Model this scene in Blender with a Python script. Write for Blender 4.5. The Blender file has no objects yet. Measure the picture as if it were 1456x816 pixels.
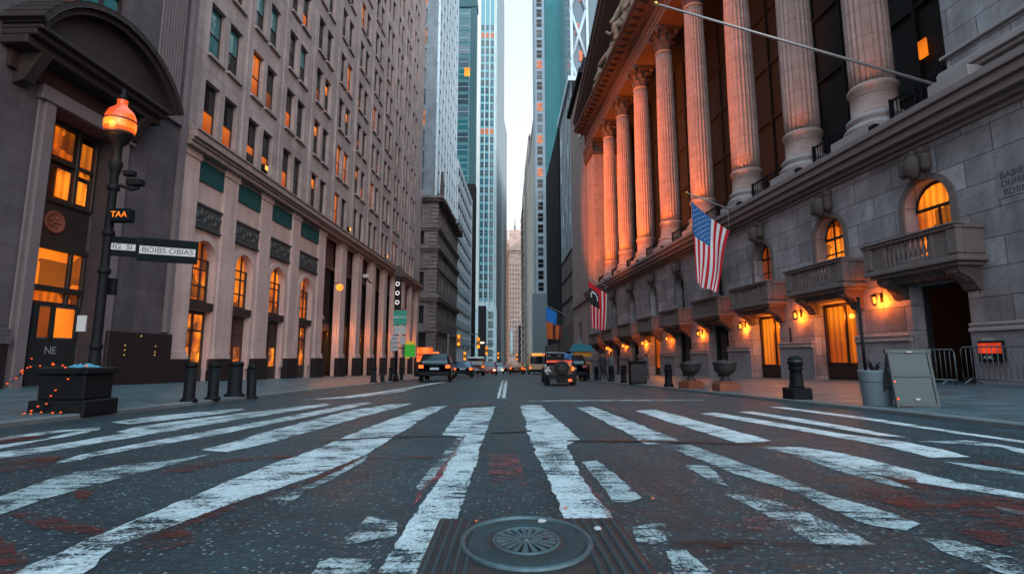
import bpy, bmesh, math, random
from mathutils import Vector, Matrix
from mathutils.geometry import tessellate_polygon
R = math.radians
random.seed(7)
SC = bpy.context.scene
COL = SC.collection
SLOPE = 0.0242            # the street falls away from the camera
EYE = 0.75
def interp(tab, y):
    if y <= tab[0][0]: return tab[0][1]
    for (a, b), (c, d) in zip(tab, tab[1:]):
        if y <= c: return b + (d-b)*(y-a)/(c-a)
    return tab[-1][1]
KERB_L = [(-20,-6.6),(7,-6.55),(10,-6.62),(17,-6.7),(28,-6.5),(60,-5.9),(120,-5.5),(420,-5)]
KERB_R = [(-20,6.6),(7,6.5),(9,6.55),(13,6.42),(20.7,6.15),(28,5.75),(35,5.4),(50,5.7),(80,6.6),(420,8)]
KH = 0.065
def gz(y): return -SLOPE*y
def wz(x, y):
    """height of the pavement or road under a point"""
    k = interp(KERB_R if x > 0 else KERB_L, y)
    if abs(x) <= abs(k): return gz(y)
    return gz(y) + KH + 0.038*(abs(x)-abs(k)) - (0.02 if False else 0)

# ---------------------------------------------------------------- materials
MATS = {}
def nt(name):
    m = bpy.data.materials.new(name); m.use_nodes = True
    t = m.node_tree; b = t.nodes['Principled BSDF']
    MATS[name] = m
    return m, t, b
def N(t, typ, **kw):
    n = t.nodes.new(typ)
    for k, v in kw.items():
        if k in n.inputs: n.inputs[k].default_value = v
        else: setattr(n, k, v)
    return n
def ramp(t, src, stops):
    r = N(t, 'ShaderNodeValToRGB'); e = r.color_ramp.elements
    while len(e) < len(stops): e.new(0.5)
    for i, (p, c) in enumerate(stops):
        e[i].position = p; e[i].color = (c, c, c, 1) if not isinstance(c, tuple) else (*c, 1)
    t.links.new(src, r.inputs[0]); return r.outputs[0]
def mixc(t, fac, a, b, mode='MIX'):
    m = N(t, 'ShaderNodeMix', data_type='RGBA', blend_type=mode)
    for i, v in ((0, fac), (6, a), (7, b)):
        if hasattr(v, 'is_linked'): t.links.new(v, m.inputs[i])
        else: m.inputs[i].default_value = v if i == 0 else (*v[:3], 1)
    return m.outputs[2]
def noise(t, vec, scale, detail=4, rough=.6):
    n = N(t, 'ShaderNodeTexNoise'); n.inputs['Scale'].default_value = scale
    n.inputs['Detail'].default_value = detail; n.inputs['Roughness'].default_value = rough
    if vec is not None: t.links.new(vec, n.inputs['Vector'])
    return n.outputs['Fac']
def objvec(t): return N(t, 'ShaderNodeTexCoord').outputs['Object']
def bump(t, b, h, strength, dist=.01):
    n = N(t, 'ShaderNodeBump'); n.inputs['Strength'].default_value = strength; n.inputs['Distance'].default_value = dist
    t.links.new(h, n.inputs['Height']); t.links.new(n.outputs[0], b.inputs['Normal'])
def plain(name, col, rough=.6, metal=0, var=.25, scale=6, bmp=.15, spec=.5, coat=0):
    m, t, b = nt(name); v = objvec(t)
    f = noise(t, v, scale, 6)
    c = mixc(t, f, tuple(x*(1-var) for x in col), tuple(min(1, x*(1+var)) for x in col))
    t.links.new(c, b.inputs['Base Color'])
    b.inputs['Roughness'].default_value = rough; b.inputs['Metallic'].default_value = metal
    b.inputs['Specular IOR Level'].default_value = spec; b.inputs['Coat Weight'].default_value = coat
    if bmp: bump(t, b, noise(t, v, scale*12, 4), bmp, .004)
    return m
def stone(name, col, bw=1.2, bh=.55, mortar=.008, mcol=None, var=.14, rough=.75, vein=0, off=(0, 0), bmp=.5, streak=.25, dirt=.3, vcol=None):
    """dressed stone in courses; pattern laid along the wall in the wall's own metres"""
    m, t, b = nt(name); v = objvec(t)
    sp = N(t, 'ShaderNodeSeparateXYZ'); t.links.new(v, sp.inputs[0])
    ad = N(t, 'ShaderNodeMath', operation='ADD'); t.links.new(sp.outputs[0], ad.inputs[0]); t.links.new(sp.outputs[1], ad.inputs[1])
    cb = N(t, 'ShaderNodeCombineXYZ'); t.links.new(ad.outputs[0], cb.inputs[0]); t.links.new(sp.outputs[2], cb.inputs[1])
    mp = N(t, 'ShaderNodeMapping'); mp.inputs['Location'].default_value = (off[0], off[1], 0); t.links.new(cb.outputs[0], mp.inputs[0])
    br = N(t, 'ShaderNodeTexBrick'); t.links.new(mp.outputs[0], br.inputs['Vector'])
    lo = tuple(x*(1-var) for x in col); hi = tuple(min(1, x*(1+var)) for x in col)
    br.inputs['Color1'].default_value = (*lo, 1); br.inputs['Color2'].default_value = (*hi, 1)
    br.inputs['Mortar'].default_value = (*(mcol or tuple(x*.45 for x in col)), 1)
    br.inputs['Scale'].default_value = 1; br.inputs['Mortar Size'].default_value = mortar; br.inputs['Mortar Smooth'].default_value = .3
    br.inputs['Brick Width'].default_value = bw; br.inputs['Row Height'].default_value = bh; br.inputs['Bias'].default_value = 0
    n1 = noise(t, v, .6, 5); n2 = noise(t, v, 9, 8, .7)
    c = mixc(t, ramp(t, n1, [(.3, 1-dirt), (.65, 1.0)]), (0, 0, 0), br.outputs['Color'])
    c = mixc(t, .55, c, mixc(t, 1, c, ramp(t, n2, [(.25, .72), (.7, 1.12)]), 'MULTIPLY'))
    # rain streaks, stretched down the wall
    ms = N(t, 'ShaderNodeMapping'); ms.inputs['Scale'].default_value = (2.2, .12, 1); t.links.new(cb.outputs[0], ms.inputs[0])
    st = noise(t, ms.outputs[0], 1.0, 6)
    c = mixc(t, streak, c, mixc(t, 1, c, ramp(t, st, [(.35, .5), (.6, 1.0)]), 'MULTIPLY'))
    if vein:
        wv = N(t, 'ShaderNodeTexWave', bands_direction='DIAGONAL'); wv.inputs['Scale'].default_value = 1.1
        wv.inputs['Distortion'].default_value = 9; wv.inputs['Detail'].default_value = 4; wv.inputs['Detail Scale'].default_value = 1.1
        t.links.new(cb.outputs[0], wv.inputs['Vector'])
        vf = ramp(t, wv.outputs['Fac'], [(.0, vein), (.07, 0)])
        c = mixc(t, vf, c, vcol or tuple(x*.3 for x in col))
    t.links.new(c, b.inputs['Base Color']); b.inputs['Roughness'].default_value = rough
    hm = N(t, 'ShaderNodeMath', operation='MULTIPLY_ADD'); t.links.new(br.outputs['Fac'], hm.inputs[0]); hm.inputs[1].default_value = -1.2
    t.links.new(n2, hm.inputs[2]); bump(t, b, hm.outputs[0], bmp, .012)
    return m
def glow(name, col, power, folds=0, var=.5, scale=1.2, col2=None, rooms=0):
    """a lit interior seen through glass: bright blinds and dimmer furniture, uneven"""
    m, t, b = nt(name); v = objvec(t)
    f = noise(t, v, scale*.55, 1.2, .4)
    c = mixc(t, ramp(t, f, [(.3, 0.0), (.7, 1.0)]), col2 or (col[0]*.8, col[1]*.5, col[2]*.4), col)
    s = ramp(t, f, [(.25, 1-var), (.7, 1.0)])
    if rooms:       # blocks of brighter and darker furniture and wall behind the glass
        vo = N(t, 'ShaderNodeTexVoronoi', distance='CHEBYCHEV'); vo.inputs['Scale'].default_value = rooms; vo.inputs['Randomness'].default_value = .8; t.links.new(v, vo.inputs['Vector'])
        sc = N(t, 'ShaderNodeSeparateColor'); t.links.new(vo.outputs['Color'], sc.inputs[0])
        mr = N(t, 'ShaderNodeMath', operation='MULTIPLY'); t.links.new(s, mr.inputs[0]); t.links.new(ramp(t, sc.outputs[0], [(.15, .22), (.55, .85), (.9, 1.15)]), mr.inputs[1]); s = mr.outputs[0]
    if folds:
        w = N(t, 'ShaderNodeTexWave', bands_direction='X'); w.inputs['Scale'].default_value = folds; w.inputs['Distortion'].default_value = 1.5
        t.links.new(v, w.inputs['Vector'])
        s2 = ramp(t, w.outputs['Fac'], [(0, .55), (1, 1.0)])
        mm = N(t, 'ShaderNodeMath', operation='MULTIPLY'); t.links.new(s, mm.inputs[0]); t.links.new(s2, mm.inputs[1]); s = mm.outputs[0]
    mp = N(t, 'ShaderNodeMath', operation='MULTIPLY'); t.links.new(s, mp.inputs[0]); mp.inputs[1].default_value = power
    b.inputs['Base Color'].default_value = (.05, .03, .02, 1); b.inputs['Roughness'].default_value = .12
    t.links.new(c, b.inputs['Emission Color']); t.links.new(mp.outputs[0], b.inputs['Emission Strength'])
    return m
def glass(name, col, rough=.06, wav=.25, metal=0.0, spec=.8):
    m, t, b = nt(name); v = objvec(t)
    b.inputs['Base Color'].default_value = (*col, 1); b.inputs['Roughness'].default_value = rough
    b.inputs['Metallic'].default_value = metal; b.inputs['Specular IOR Level'].default_value = spec
    bump(t, b, noise(t, v, 1.3, 2), wav, .05)
    return m

# ---------------------------------------------------------------- mesh builder
class MB:
    def __init__(s, sy=1):
        s.V = []; s.F = []; s.I = []; s.S = []; s.sy = sy
    def add(s, vs, fs, mi=0, sm=False):
        o = len(s.V); s.V += [(v[0], v[1]*s.sy, v[2]) for v in vs]
        for f in fs: s.F.append([o+i for i in f]); s.I.append(mi); s.S.append(sm)
    def box(s, x0, x1, y0, y1, z0, z1, mi=0):
        s.add([(x0,y0,z0),(x1,y0,z0),(x1,y1,z0),(x0,y1,z0),(x0,y0,z1),(x1,y0,z1),(x1,y1,z1),(x0,y1,z1)],
              [(0,3,2,1),(4,5,6,7),(0,1,5,4),(1,2,6,5),(2,3,7,6),(3,0,4,7)], mi)
    def quad(s, a, b, c, d, mi=0): s.add([a,b,c,d], [(0,1,2,3)], mi)
    def prism(s, pts, ax, lo, hi, mi=0, sm=False):
        """pts 2-D outline extruded along axis ax (0,1,2)"""
        def mk(p, h):
            q = [0,0,0]; k = [i for i in range(3) if i != ax]; q[k[0]] = p[0]; q[k[1]] = p[1]; q[ax] = h; return tuple(q)
        n = len(pts)
        s.add([mk(p, lo) for p in pts]+[mk(p, hi) for p in pts], [], mi)
        o = len(s.V)-2*n
        for i in range(n):
            j = (i+1) % n
            s.F.append([o+i, o+j, o+n+j, o+n+i]); s.I.append(mi); s.S.append(sm)
        for f in tessellate_polygon([[Vector((*p, 0)) for p in pts]]):
            s.F.append([o+k for k in f]); s.I.append(mi); s.S.append(False)
            s.F.append([o+n+k for k in reversed(f)]); s.I.append(mi); s.S.append(False)
    def lathe(s, prof, n=24, c=(0,0), mi=0, sm=True, flute=None, cap=True, sx=1, sq=1):
        vs = []
        for r, z in prof:
            for k in range(n):
                a = 2*math.pi*k/n; rr = r*(flute(k, n, z) if flute else 1)
                vs.append((c[0]+rr*math.cos(a)*sx, c[1]+rr*math.sin(a)*sq, z))
        fs = []
        for i in range(len(prof)-1):
            for k in range(n):
                fs.append((i*n+k, i*n+(k+1)%n, (i+1)*n+(k+1)%n, (i+1)*n+k))
        if cap:
            fs.append(tuple(range(n-1, -1, -1))); L = (len(prof)-1)*n; fs.append(tuple(L+k for k in range(n)))
        s.add(vs, fs, mi, sm)
    def tube(s, pts, r, n=8, mi=0, sm=True):
        pts = [Vector(p) for p in pts]; vs = []; rs = r if isinstance(r, (list, tuple)) else [r]*len(pts)
        for i, p in enumerate(pts):
            d = (pts[min(i+1, len(pts)-1)]-pts[max(i-1, 0)]).normalized()
            a = d.cross(Vector((0,0,1)));  a = d.cross(Vector((1,0,0))) if a.length < .05 else a
            a.normalize(); b = d.cross(a)
            for k in range(n):
                t = 2*math.pi*k/n; q = p + (a*math.cos(t)+b*math.sin(t))*rs[i]; vs.append(tuple(q))
        fs = [(i*n+k, i*n+(k+1)%n, (i+1)*n+(k+1)%n, (i+1)*n+k) for i in range(len(pts)-1) for k in range(n)]
        fs += [tuple(range(n-1,-1,-1)), tuple((len(pts)-1)*n+k for k in range(n))]
        s.add(vs, fs, mi, sm)
    def ball(s, c, r, n=10, m=7, mi=0, sc=(1,1,1)):
        vs = [(c[0], c[1], c[2]-r*sc[2])]; fs = []
        for i in range(1, m):
            ph = math.pi*i/m - math.pi/2
            for k in range(n):
                a = 2*math.pi*k/n
                vs.append((c[0]+r*sc[0]*math.cos(ph)*math.cos(a), c[1]+r*sc[1]*math.cos(ph)*math.sin(a), c[2]+r*sc[2]*math.sin(ph)))
        vs.append((c[0], c[1], c[2]+r*sc[2])); L = len(vs)-1
        for k in range(n):
            fs.append((0, 1+(k+1)%n, 1+k)); fs.append((L, L-n+k, L-n+(k+1)%n))
            for i in range(m-2): fs.append((1+i*n+k, 1+i*n+(k+1)%n, 1+(i+1)*n+(k+1)%n, 1+(i+1)*n+k))
        s.add(vs, fs, mi, True)
    def sheet(s, pts, z, mi=0):
        vs = [(p[0], p[1], z(p[0], p[1])) for p in pts]
        s.add(vs, [tuple(f) for f in tessellate_polygon([[Vector((p[0], p[1], 0)) for p in pts]])], mi)
    def facade(s, x0, x1, z0, z1, ops, d=0.0, dep=.3, mi=0, mr=None):
        """wall face at depth d with real openings; ops = (xa, xb, za, zb), reveals go dep inward"""
        xs = sorted({x0, x1, *[min(max(v, x0), x1) for o in ops for v in o[:2]]}); zs = sorted({z0, z1, *[min(max(v, z0), z1) for o in ops for v in o[2:]]})
        for j in range(len(zs)-1):
            zc = (zs[j]+zs[j+1])/2; run = None
            row = [o for o in ops if o[2] < zc < o[3]]
            for i in range(len(xs)-1):
                xc = (xs[i]+xs[i+1])/2
                if any(o[0] < xc < o[1] for o in row):
                    if run is not None: s.quad((run,d,zs[j]),(xs[i],d,zs[j]),(xs[i],d,zs[j+1]),(run,d,zs[j+1]), mi); run = None
                elif run is None: run = xs[i]
            if run is not None: s.quad((run,d,zs[j]),(x1,d,zs[j]),(x1,d,zs[j+1]),(run,d,zs[j+1]), mi)
        q = mi if mr is None else mr; e = d-dep
        for a, b, c, f in ops:
            s.quad((a,d,c),(a,e,c),(a,e,f),(a,d,f), q); s.quad((b,e,c),(b,d,c),(b,d,f),(b,e,f), q)
            s.quad((a,e,c),(a,d,c),(b,d,c),(b,e,c), q); s.quad((a,d,f),(a,e,f),(b,e,f),(b,d,f), q)
    def arch(s, xa, xb, zs, d=0.0, dep=.3, mi=0, n=10):
        """fills the two corners above a round arch inside a square opening whose top is zs + r"""
        r = (xb-xa)/2; c = (xa+xb)/2; P = [(c+r*math.cos(math.pi*k/n), zs+r*math.sin(math.pi*k/n)) for k in range(n+1)]
        for k in range(n):
            (ax, az), (bx, bz) = P[k], P[k+1]
            s.quad((ax,d,az),(bx,d,bz),(bx,d,zs+r),(ax,d,zs+r), mi)
            s.add([(ax,d,az),(bx,d,bz),(bx,d-dep,bz),(ax,d-dep,az)], [(0,1,2,3)], mi, True)
    def build(s, name, mats, parent=None, bevel=0, seg=1, loc=None):
        me = bpy.data.meshes.new(name); me.from_pydata(s.V, [], s.F)
        for m in (mats if isinstance(mats, (list, tuple)) else [mats]): me.materials.append(MATS[m] if isinstance(m, str) else m)
        me.polygons.foreach_set('material_index', s.I); me.polygons.foreach_set('use_smooth', s.S); me.update()
        o = bpy.data.objects.new(name, me); COL.objects.link(o)
        if parent: o.parent = parent
        if loc: o.location = loc
        if bevel:
            b = o.modifiers.new('edges', 'BEVEL'); b.width = bevel; b.segments = seg; b.limit_method = 'ANGLE'; b.angle_limit = R(40)
        return o
def tag(o, label, cat, group=None):
    o['label'] = label; o['category'] = cat
    if group: o['group'] = group
    return o
def thing(name, label, cat, loc=(0,0,0), rz=0, group=None):
    o = bpy.data.objects.new(name, None); COL.objects.link(o); o.location = loc; o.rotation_euler = (0, 0, rz)
    o.empty_display_size = .2
    return tag(o, label, cat, group)
def struct(o): o['kind'] = 'structure'; return o
def copy_tree(o, parent=None):
    c = o.copy(); COL.objects.link(c)
    if parent is not None: c.parent = parent
    for ch in o.children: copy_tree(ch, c)
    return c
def dup(o, loc, rz, label, group=None):
    c = copy_tree(o); c.location = loc; c.rotation_euler = (0, 0, rz); c['label'] = label
    if group: c['group'] = group
    return c
def inst(me, name, parent, loc, rot=None, scale=None):
    o = bpy.data.objects.new(name, me); COL.objects.link(o); o.parent = parent; o.location = loc
    if rot: o.rotation_euler = rot
    if scale: o.scale = scale
    return o
def lettering(name, body, size, org, xd, yd, mat, parent=None, ext=.004, align='CENTER', sx=1.0):
    cu = bpy.data.curves.new(name, 'FONT'); cu.body = body; cu.size = size; cu.extrude = ext; cu.align_x = align; cu.align_y = 'CENTER'
    t = bpy.data.objects.new(name, cu); COL.objects.link(t)
    me = bpy.data.meshes.new_from_object(t.evaluated_get(bpy.context.evaluated_depsgraph_get()))
    bpy.data.objects.remove(t); bpy.data.curves.remove(cu)
    xd, yd = Vector(xd).normalized(), Vector(yd).normalized(); zd = xd.cross(yd)
    for v in me.vertices: v.co = Vector(org) + xd*v.co.x*sx + yd*v.co.y + zd*v.co.z
    me.materials.clear(); me.materials.append(MATS[mat]); me.name = name
    o = bpy.data.objects.new(name, me); COL.objects.link(o); o.parent = parent
    return o
class Frame:
    """a row of facades: u runs along the street, d towards its middle"""
    def __init__(s, a, b):
        n = math.hypot(1, b); s.a = a; s.u = (b/n, 1/n); s.n = (-1/n, b/n) if a > 0 else (1/n, -b/n)
        s.sy = 1 if a > 0 else -1; s.rz = math.atan2(s.u[1], s.u[0])
    def w(s, u, d, z): return (s.a+s.u[0]*u+s.n[0]*d, s.u[1]*u+s.n[1]*d, z)
    def building(s, name, label, cat, u0, z0=0.0, group=None):
        o = thing(name, label, cat, s.w(u0, 0, z0), s.rz, group); return o
FR = Frame(14.4, -.07); FL = Frame(-13.0, .038); FS = Frame(10.1, 0.0)
# ---------------------------------------------------------------- materials of the place
def asphalt():
    m, t, b = nt('asphalt'); v = objvec(t)
    vo = N(t, 'ShaderNodeTexVoronoi'); vo.inputs['Scale'].default_value = 95; t.links.new(v, vo.inputs['Vector'])
    vo2 = N(t, 'ShaderNodeTexVoronoi'); vo2.inputs['Scale'].default_value = 34; t.links.new(v, vo2.inputs['Vector'])
    big = noise(t, v, .55, 5); mid = noise(t, v, 5, 6, .7)
    c = mixc(t, ramp(t, big, [(.3, 0.0), (.7, 1.0)]), (.005, .023, .033), (.015, .048, .064))
    c = mixc(t, .7, c, mixc(t, 1, c, ramp(t, mid, [(.3, .45), (.7, 1.3)]), 'MULTIPLY'))
    # pale stone chips showing in the worn surface
    sp = N(t, 'ShaderNodeSeparateColor'); t.links.new(vo2.outputs['Color'], sp.inputs[0])
    chip = N(t, 'ShaderNodeMath', operation='MULTIPLY')
    t.links.new(ramp(t, sp.outputs[0], [(.47, 0.0), (.8, 1.0)]), chip.inputs[0]); t.links.new(ramp(t, vo2.outputs['Distance'], [(.10, .85), (.34, 0.0)]), chip.inputs[1])
    c = mixc(t, chip.outputs[0], c, (.36, .49, .54))
    c = mixc(t, ramp(t, vo.outputs['Distance'], [(.1, .35), (.5, 0.0)]), c, (.12, .14, .15))
    # oil stains and old tyre tracks along the lanes
    mp = N(t, 'ShaderNodeMapping'); mp.inputs['Scale'].default_value = (1.1, .07, 1); t.links.new(v, mp.inputs[0])
    c = mixc(t, .7, c, mixc(t, 1, c, ramp(t, noise(t, mp.outputs[0], 1, 4), [(.35, .5), (.6, 1.1)]), 'MULTIPLY'))
    t.links.new(c, b.inputs['Base Color'])
    t.links.new(ramp(t, mid, [(.3, .30), (.7, .58)]), b.inputs['Roughness'])
    ad = N(t, 'ShaderNodeMath', operation='MULTIPLY_ADD'); t.links.new(vo2.outputs['Distance'], ad.inputs[0]); ad.inputs[1].default_value = -1.1; t.links.new(noise(t, v, 60, 5, .7), ad.inputs[2])
    bump(t, b, ad.outputs[0], 1.0, .016)
asphalt()
def paint(name, col, wear, rough=.55, soft=.13, bm=.5):
    """road paint worn through to the asphalt: gaps in the sheet follow the grain and tyre scuffs"""
    m, t, b = nt(name); v = objvec(t)
    n1 = noise(t, v, 55, 5, .75); n2 = noise(t, v, 3.2, 4, .65)
    mp = N(t, 'ShaderNodeMapping'); mp.inputs['Scale'].default_value = (2.2, 15, 1); t.links.new(v, mp.inputs[0]); n3 = noise(t, mp.outputs[0], 1, 5, .7)
    a = N(t, 'ShaderNodeMath', operation='MULTIPLY_ADD'); t.links.new(n2, a.inputs[0]); a.inputs[1].default_value = .9; t.links.new(n1, a.inputs[2])
    a2 = N(t, 'ShaderNodeMath', operation='MULTIPLY_ADD'); t.links.new(n3, a2.inputs[0]); a2.inputs[1].default_value = .8; t.links.new(a.outputs[0], a2.inputs[2])
    vo = N(t, 'ShaderNodeTexVoronoi', feature='DISTANCE_TO_EDGE'); vo.inputs['Scale'].default_value = 9; t.links.new(v, vo.inputs['Vector'])
    cr = N(t, 'ShaderNodeMath', operation='MULTIPLY_ADD'); t.links.new(ramp(t, vo.outputs[0], [(0, .0), (.02, 1.0)]), cr.inputs[0]); cr.inputs[1].default_value = .12; t.links.new(a2.outputs[0], cr.inputs[2])
    lo = .98+wear
    al = N(t, 'ShaderNodeMapRange'); al.inputs['From Min'].default_value = lo; al.inputs['From Max'].default_value = lo+soft
    t.links.new(cr.outputs[0], al.inputs['Value']); t.links.new(al.outputs[0], b.inputs['Alpha'])
    c = mixc(t, ramp(t, noise(t, v, 38, 6, .8), [(.32, .0), (.62, 1.0)]), tuple(x*.36 for x in col), col)
    c = mixc(t, ramp(t, n2, [(.3, .0), (.65, 1.0)]), mixc(t, 1, c, (.68, .72, .74), 'MULTIPLY'), c)
    t.links.new(c, b.inputs['Base Color']); b.inputs['Roughness'].default_value = rough
    if bm: bump(t, b, n1, bm, .006)
paint('road_paint_fresh', (.80, .85, .87), .27); paint('road_paint_worn', (.68, .75, .78), .335)
paint('road_paint_faded', (.46, .55, .57), .37); paint('road_paint_scraps', (.48, .55, .57), .44)
paint('red_paint', (.17, .020, .012), .385, .55, .34, 0); paint('red_paint_faded', (.42, .075, .075), .40, .6, .34, 0)
paint('tar', (.012, .013, .015), .05, .4); paint('patch_asphalt', (.045, .066, .076), .12, .5)
def pavement():
    m, t, b = nt('pavement'); v = objvec(t)
    br = N(t, 'ShaderNodeTexBrick', offset=0.0); t.links.new(v, br.inputs['Vector']); br.inputs['Scale'].default_value = 1
    br.inputs['Brick Width'].default_value = 1.5; br.inputs['Row Height'].default_value = 1.5; br.inputs['Mortar Size'].default_value = .009
    br.inputs['Color1'].default_value = (.060, .105, .122, 1); br.inputs['Color2'].default_value = (.085, .130, .148, 1); br.inputs['Mortar'].default_value = (.04, .05, .055, 1)
    n = noise(t, v, 2, 7, .7); c = mixc(t, .8, br.outputs['Color'], mixc(t, 1, br.outputs['Color'], ramp(t, n, [(.3, .55), (.7, 1.25)]), 'MULTIPLY'))
    t.links.new(c, b.inputs['Base Color']); t.links.new(ramp(t, n, [(.35, .3), (.7, .62)]), b.inputs['Roughness'])
    vg = N(t, 'ShaderNodeTexVoronoi'); vg.inputs['Scale'].default_value = 3.1; t.links.new(v, vg.inputs['Vector'])
    c = mixc(t, ramp(t, vg.outputs['Distance'], [(.05, .65), (.075, 0.0)]), c, (.025, .03, .033)); t.links.new(c, b.inputs['Base Color'])
    bump(t, b, noise(t, v, 70, 5), .3, .004)
pavement()
stone('kerb_stone', (.17, .19, .20), 1.8, 3, .006, rough=.6)
plain('earth', (.06, .06, .06))
# left bank
stone('bank_limestone', (.47, .365, .355), 1.15, .62, .006, var=.10, dirt=.28, streak=.55, bmp=.8)
stone('bank_smooth', (.62, .435, .41), 2.4, 1.6, .004, var=.05, dirt=.2, streak=.4)
plain('bank_cornice_stone', (.30, .22, .20), .8, var=.3, scale=3)
plain('dark_granite', (.018, .015, .017), .4, var=.5, scale=18, bmp=.05, spec=.25)
plain('bronze_relief', (.045, .05, .052), .6, 0, var=.6, scale=7, bmp=.8)
plain('green_spandrel', (.016, .075, .08), .6, 0, var=.3, spec=.2)
plain('brown_spandrel', (.07, .035, .032), .6, var=.4)
plain('dark_grille', (.02, .02, .022), .5, .4, var=.4)
plain('sash_dark', (.03, .022, .02), .45, var=.2)
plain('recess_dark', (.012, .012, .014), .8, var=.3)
# portal building
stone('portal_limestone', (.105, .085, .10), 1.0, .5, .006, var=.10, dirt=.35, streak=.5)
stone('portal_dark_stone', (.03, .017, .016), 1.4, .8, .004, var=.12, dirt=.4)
plain('portal_brown_wood', (.035, .016, .014), .55, var=.35, scale=4)
plain('fluted_stone', (.15, .115, .125), .8, var=.2, scale=3)
# exchange
stone('exchange_marble', (.44, .395, .425), 1.7, .80, .013, mcol=(.06, .045, .055), var=.26, vein=.34, dirt=.5, streak=.5, rough=.6)
stone('exchange_plinth', (.33, .28, .31), 3.2, 2.2, .004, var=.1, vein=.25, dirt=.3)
plain('ledge_stone', (.23, .165, .16), .75, var=.3, scale=4, bmp=.3)
plain('balcony_stone', (.17, .125, .12), .8, var=.35, scale=6, bmp=.4)
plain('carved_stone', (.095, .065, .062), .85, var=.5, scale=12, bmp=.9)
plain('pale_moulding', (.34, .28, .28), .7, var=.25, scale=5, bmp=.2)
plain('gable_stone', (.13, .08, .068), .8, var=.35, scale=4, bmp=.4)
plain('statue_stone', (.36, .22, .15), .7, var=.25, scale=5, bmp=.3)
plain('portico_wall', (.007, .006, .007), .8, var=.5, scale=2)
def column_stone():
    m, t, b = nt('column_stone'); v = objvec(t); sp = N(t, 'ShaderNodeSeparateXYZ'); t.links.new(v, sp.inputs[0])
    # drum joints every 1.15 m
    md = N(t, 'ShaderNodeMath', operation='PINGPONG'); t.links.new(sp.outputs[2], md.inputs[0]); md.inputs[1].default_value = .575
    j = ramp(t, md.outputs[0], [(0, 1.0), (.018, 0.0)])
    n = noise(t, v, 1.6, 6); n2 = noise(t, v, 11, 6, .7)
    c = mixc(t, ramp(t, n, [(.3, 0.0), (.7, 1.0)]), (.34, .215, .19), (.47, .315, .285))
    c = mixc(t, .6, c, mixc(t, 1, c, ramp(t, n2, [(.3, .6), (.7, 1.15)]), 'MULTIPLY'))
    c = mixc(t, j, c, (.08, .05, .045)); t.links.new(c, b.inputs['Base Color']); b.inputs['Roughness'].default_value = .75
    bump(t, b, n2, .4, .01)
column_stone()
# far buildings
stone('ornate_stone', (.25, .20, .205), .9, .42, .012, var=.2, dirt=.4, streak=.4)
stone('grey_tower_stone', (.23, .275, .32), 1.6, 1.0, .01, var=.12)
plain('pale_blue_metal', (.56, .67, .76), .45, .1, var=.2)
plain('teal_panel', (.07, .22, .25), .4, var=.3, scale=.4)
stone('cyan_panel', (.66, .85, .90), 2.5, 3.3, .02, var=.08, dirt=.1, rough=.5)
plain('cyan_spandrel', (.16, .42, .50), .4, var=.2, scale=1)
plain('pale_pier', (.80, .82, .80), .6, var=.08, scale=.3)
plain('grey_side', (.36, .43, .47), .6, var=.12, scale=.2)
stone('teal_wall', (.11, .44, .48), 14, 7.5, .12, mcol=(.09, .36, .40), var=.06, dirt=.2, rough=.5, streak=.2)
plain('dark_slab', (.030, .029, .034), .9, var=.2, scale=.3, spec=.05)
plain('pale_fin', (.44, .50, .55), .6, var=.15)
plain('teal_edge', (.03, .12, .14), .4)
plain('brown_fin', (.23, .17, .155), .7, var=.2)
stone('pink_wall', (.40, .26, .245), .6, .3, .01, var=.12)
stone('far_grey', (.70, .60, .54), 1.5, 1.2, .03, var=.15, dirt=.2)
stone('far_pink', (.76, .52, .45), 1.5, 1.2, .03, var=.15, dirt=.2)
stone('far_orange_glow', (.85, .36, .16), 1.5, 1.2, .03, var=.15, dirt=.15)  # orange light falling on the slender tower is put into this colour
plain('roof_dark', (.05, .05, .055), .8)
# glass and light
glass('glass_dark', (.016, .019, .023), .08, .25, 0, .45); glass('glass_teal', (.03, .17, .19), .1, spec=.9); glass('glass_black', (.008, .008, .01), .15)
glass('glass_far', (.05, .085, .11), .12); glass('glass_cyan', (.04, .14, .19), .1); glass('glass_blueish', (.10, .16, .21), .1)
plain('blind', (.15, .11, .10), .8, var=.3)
glow('lit_window', (1, .24, .010), 1.1, 0, .6, .9, (.7, .085, .002), 1.1)
glow('lit_curtain', (1, .24, .010), 1.1, 1.1, .6, .7, (.65, .08, .002))
glow('lit_arch', (1, .25, .012), 1.5, 1.3, .6, 1.3, (.6, .075, .002), 1.5)
glow('lit_shop', (1, .27, .014), 1.6, 0, .8, 2.3, (.45, .05, .002), 3.2)
glow('lit_dim', (.7, .13, .008), .40, 0, .7, 1.5)
glow('lit_hot', (1, .40, .04), 1.9, 1.2, .4, 1.0, (1, .3, .03))
glow('lit_far', (1, .30, .10), .9, 0, .5, 2)
glow('lamp_orange', (1, .15, .006), 1.0, 0, .35, 3, (1, .07, .002)); glow('lamp_core', (1, .26, .015), 2.6, 0, .45, 5, (1, .10, .003))
glow('bulb', (1, .36, .03), 6, 0, .1, 1); glow('amber', (1, .22, .010), 3.5, 0, .3, 2); glow('tail_light', (1, .13, .010), 3.6, 0, .4, 4)
glow('head_light', (1, .75, .45), 4.5, 0, .2, 4); glow('sign_orange', (1, .17, .02), 1.7, 0, .5, 3, (.9, .08, .01)); glow('sign_red', (1, .07, .01), 1.0, 0, .5, 5)
glow('signal_white', (.85, .95, 1), 1.4, 0, .1, 1); glow('fairy', (1, .11, .008), 1.6, 0, .2, 1); glow('letter_orange', (1, .24, .01), 1.6, 0, .3, 8)
glow('flood_lens', (1, .40, .08), 3, 0, .1, 1)
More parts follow.
